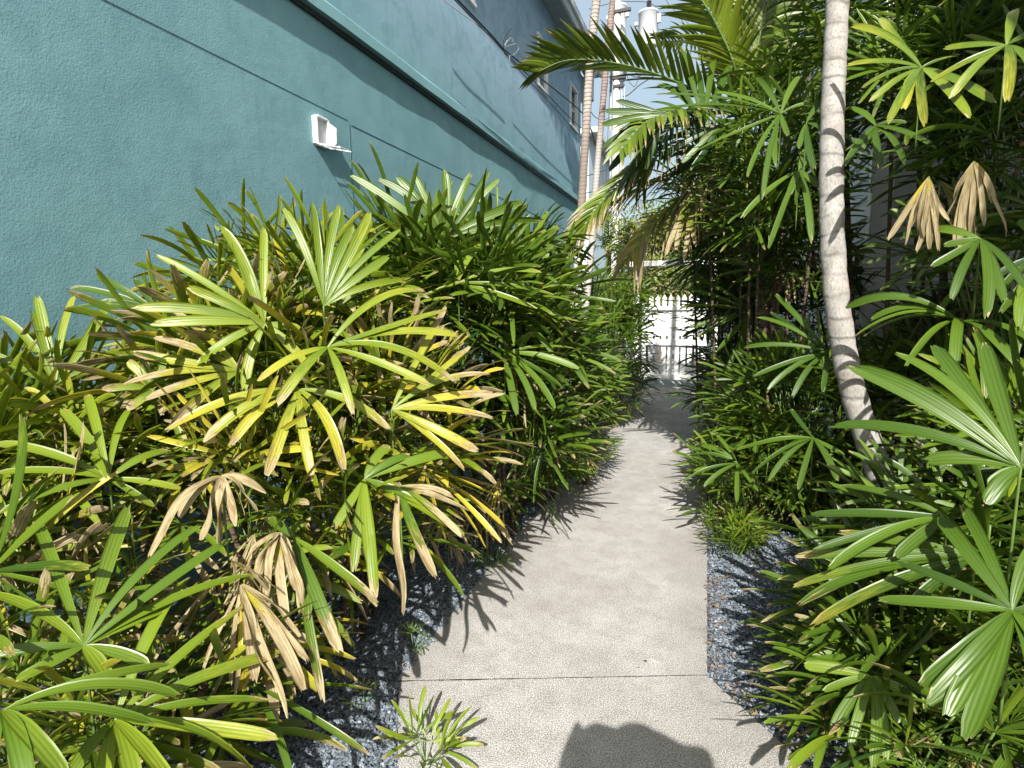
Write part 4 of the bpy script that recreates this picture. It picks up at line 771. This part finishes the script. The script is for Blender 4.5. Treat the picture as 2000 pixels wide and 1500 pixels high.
# ================================================================ GREENERY BEYOND THE GATE
def shrub(name, label, cat, c, r, n, L, yel, brn, lit, seed, h=0):
    random.seed(seed); q = np.random.default_rng(seed); root = empty(name, (c[0], c[1], 0), label, cat, 'shrubs beyond the gate')
    lob = [(np.array(c)+np.array([random.uniform(-1, 1)*r[0]*.55, random.uniform(-1, 1)*r[1]*.55, random.uniform(-.7, .8)*r[2]*.6]), random.uniform(.35, .6)) for _ in range(11)]
    P = []; 
    for i in range(n):
        lc, lr = random.choice(lob); d = nrm(q.normal(0, 1, 3)); P.append((lc+d*np.array(r)*lr*random.uniform(.6, 1.05), d))
    P0 = np.array([p for p, d in P]); D = nrm(np.array([d for p, d in P])+q.normal(0, .6, (n, 3))+UP*.2); N = nrm(np.cross(D, q.normal(0, 1, (n, 3)))); l = L*q.uniform(.6, 1.3, n)[:, None]
    T = np.stack([np.clip(yel+q.normal(0, .15, n), 0, 1), np.where(q.random(n) < brn, 1., 0.), np.clip(lit+q.normal(0, .2, n), 0, 1)], 1)
    mb = MB(); blades(mb, P0, P0+D*l*.5+N*l*.05, P0+D*l-UP*l*.2, N, l[:, 0]*.38, T, 'leaf', 4); mb.build('crown', M['small'], root, True)
    g = MB()
    for k in range(5): e = lob[k][0]; g.tube(smooth3([(c[0]+random.uniform(-.08, .08), c[1], 0), (c[0], c[1], c[2]*.5), e]), np.linspace(.05, .015, 7), 7)
    g.build('trunk', M['dtrunk'], root); return root
c = at(1290, 520, 15); shrub('shrub', 'olive brown leafy shrub seen above the gate under the arbour beam', 'shrub', (c[0], c[1], 1.9), (1.2, 1., 1.3), 5200, .13, .35, .3, .5, 1)
c = at(1262, 440, 17); shrub('small_tree', 'brownish small tree above the gate right of the utility pole', 'tree', (c[0], c[1], 3.4), (1.2, 1.2, 1.6), 5200, .14, .4, .3, .5, 2)
c = at(1360, 470, 17); shrub('small_tree', 'dark green small tree behind the right side of the gate', 'tree', (c[0], c[1], 2.8), (1.7, 1.4, 2.0), 7000, .14, .1, .05, .4, 3)
c = at(1460, 470, 16); shrub('small_tree', 'dark green small tree beside the white house beyond the gate', 'tree', (c[0], c[1], 2.6), (1.2, 1.4, 2.2), 6000, .14, .1, .05, .4, 6)
c = at(1170, 560, 19); shrub('shrub', 'sunlit green shrub behind the two slender trunks', 'shrub', (c[0], c[1], 1.3), (1.6, 1.3, 1.4), 6000, .13, .2, .1, .6, 4)
c = at(1190, 480, 17.); fp = empty('feather_palm', (c[0], c[1], 0), 'small sunlit palm in the distance left of the utility pole', 'palm tree')
random.seed(44); trunk(fp, np.array([(c[0], c[1], z) for z in np.linspace(0, c[2]-.1, 8)]), .09, .07, M['dtrunk'], 8)
for i in range(11):
    a = i*2.4; e = R(75-i*8); d = np.array([math.cos(a)*math.cos(e), math.sin(a)*math.cos(e), math.sin(e)]); frond(fp, [c, c+d*.6, c+d*1.1-UP*.1, c+d*1.4-UP*.5], L=.4, W=.035, n=20, lit=.6, yel=.3)

# ================================================================ THE PHOTOGRAPHER (only the shadow falls into the picture)
def figure():
    root = empty('person', (.21, -.20, 0), 'person holding up a phone, whose shadow falls on the path, shaped by an added brim', 'person')
    def skin(name, verts, edges, rad, mat, parent, rootv=0):
        me = bpy.data.meshes.new(name); me.from_pydata(verts, edges, []); o = bpy.data.objects.new(name, me); col.objects.link(o); o.parent = parent; o.matrix_parent_inverse = Matrix.Translation(-parent.location)
        md = o.modifiers.new('skin', 'SKIN')
        for i, v in enumerate(me.skin_vertices[0].data): v.radius = (rad[i], rad[i]) if not hasattr(rad[i], '__len__') else rad[i]; v.use_root = i == rootv
        sb = o.modifiers.new('sub', 'SUBSURF'); sb.levels = 2; sb.render_levels = 2; me.materials.append(mat); return o
    X, Y = .21, -.20; V = []; E = []; Rr = []
    def v(x, y, z, r, p=None):
        V.append((X+x, Y+y, z)); Rr.append(r); 
        if p is not None: E.append((p, len(V)-1))
        return len(V)-1
    pel = v(0, 0, .95, (.15, .11)); ab = v(0, 0, 1.12, (.14, .10), pel); ch = v(0, 0, 1.32, (.16, .11), ab); nk = v(0, .01, 1.46, (.065, .06), ch); hd0 = v(0, .03, 1.53, .06, nk); hd = v(0, .045, 1.60, (.078, .092), hd0); hd2 = v(0, .04, 1.68, (.072, .085), hd)
    for s in (-1, 1):
        hp = v(s*.10, 0, .88, .09, pel); kn = v(s*.12, .02, .50, .06, hp); an = v(s*.13, -.01, .09, .042, kn); v(s*.14, .15, .035, .035, an)
        sh = v(s*.18, .01, 1.40, .06, ch); q = -.17; el = v(s*.24, .10, 1.22, .045, sh); wr = v(q+s*.115, .135, 1.50, .028, el); pm = v(q+s*.108, .165, 1.575, (.030, .018), wr)
        for k in range(4):
            a = v(q+s*(.102-.003*k), .196-.002*k, 1.615-.012*k, .0085, pm); b = v(q+s*(.092-.003*k), .198, 1.642-.014*k, .008, a); v(q+s*(.076-.003*k), .198, 1.646-.014*k, .0075, b)
        a = v(q+s*.085, .155, 1.59, .011, pm); v(q+s*.067, .160, 1.61, .009, a)
    skin('body', V, E, Rr, M['skin'], root)
    def garment(name, pts, ed, rad, mat): skin(name, [(X+a, Y+b, c) for a, b, c in pts], ed, rad, mat, root)
    garment('shirt', [(0, 0, 1.0), (0, 0, 1.15), (0, 0, 1.33), (0, .005, 1.43), (-.19, .01, 1.40), (-.22, .06, 1.30), (.19, .01, 1.40), (.22, .06, 1.30), (0, 0, .88)], [(0, 1), (1, 2), (2, 3), (2, 4), (4, 5), (2, 6), (6, 7), (0, 8)], [(.165, .125), (.16, .12), (.18, .125), .075, .078, .062, .078, .062, (.17, .13)], M['cloth'])
    garment('trousers', [(0, 0, .98), (-.10, 0, .86), (-.12, .02, .5), (-.13, 0, .12), (.10, 0, .86), (.12, .02, .5), (.13, 0, .12)], [(0, 1), (1, 2), (2, 3), (0, 4), (4, 5), (5, 6)], [(.158, .118), .105, .078, .066, .105, .078, .066], M['jeans'])
    for s in (-1, 1): garment('shoe', [(s*.13, -.03, .045), (s*.135, .06, .045), (s*.145, .17, .035)], [(0, 1), (1, 2)], [.05, .05, .042], M['dark'])
    garment('hair', [(0, .0, 1.62), (0, .02, 1.70), (0, .05, 1.735)], [(0, 1), (1, 2)], [.075, (.085, .09), .05], M['hair'])
    g = MB()
    for s in (-1, 1): g.lathe((X+s*.03, Y+.128, 1.632), [(.004, -.012), (.011, 0), (.004, .012)], 8)
    g.build('eye', M['white'], root); g = MB(); g.add([(X, Y+.135, 1.635), (X-.014, Y+.13, 1.59), (X+.014, Y+.13, 1.59), (X, Y+.158, 1.598)], [[0, 1, 3], [0, 3, 2], [1, 2, 3], [0, 2, 1]]); g.build('nose', M['skin'], root)
    g = MB(); g.box((X, Y+.132, 1.562), (.045, .01, .008), bev=.002); g.build('mouth', M['brownlit'], root)
    for s in (-1, 1): g = MB(); g.box((X+s*.082, Y+.04, 1.62), (.014, .035, .06), bev=.006); g.build('ear', M['skin'], root)
    hb = MB(); na = 32; pr = [(.09, -.01), (.21, -.022), (.222, -.012), (.20, .002), (.108, .012), (.10, .07), (.085, .10), (.05, .118), (.005, .10)]; HV = []
    for r, z in pr:
        for q_ in range(na):
            a = 2*math.pi*q_/na; k_ = max(0, (r-.12)/.1); rr = r*(1+k_*(.13*math.sin(2*a+.6)+.06*math.sin(5*a+1))); HV.append((X+rr*math.cos(a), Y+.03+rr*math.sin(a), 1.68+z+k_*(.035*math.sin(3*a+.5)+.02*math.sin(5*a))))
    hb.add(HV, [[i*na+q_, i*na+(q_+1) % na, (i+1)*na+(q_+1) % na, (i+1)*na+q_] for i in range(len(pr)-1) for q_ in range(na)]+[[(len(pr)-1)*na+q_ for q_ in range(na)]]); hb.build('added_hat', M['cloth'], root, True)  # added only for its wavy brim, which shapes the shadow on the path
    ph = MB(); ph.box((.04, -.036, 1.62), (.16, .009, .078), bev=.004); tag(ph.build('phone', M['dark']), 'black phone held up level in both hands by the person', 'phone')
figure()
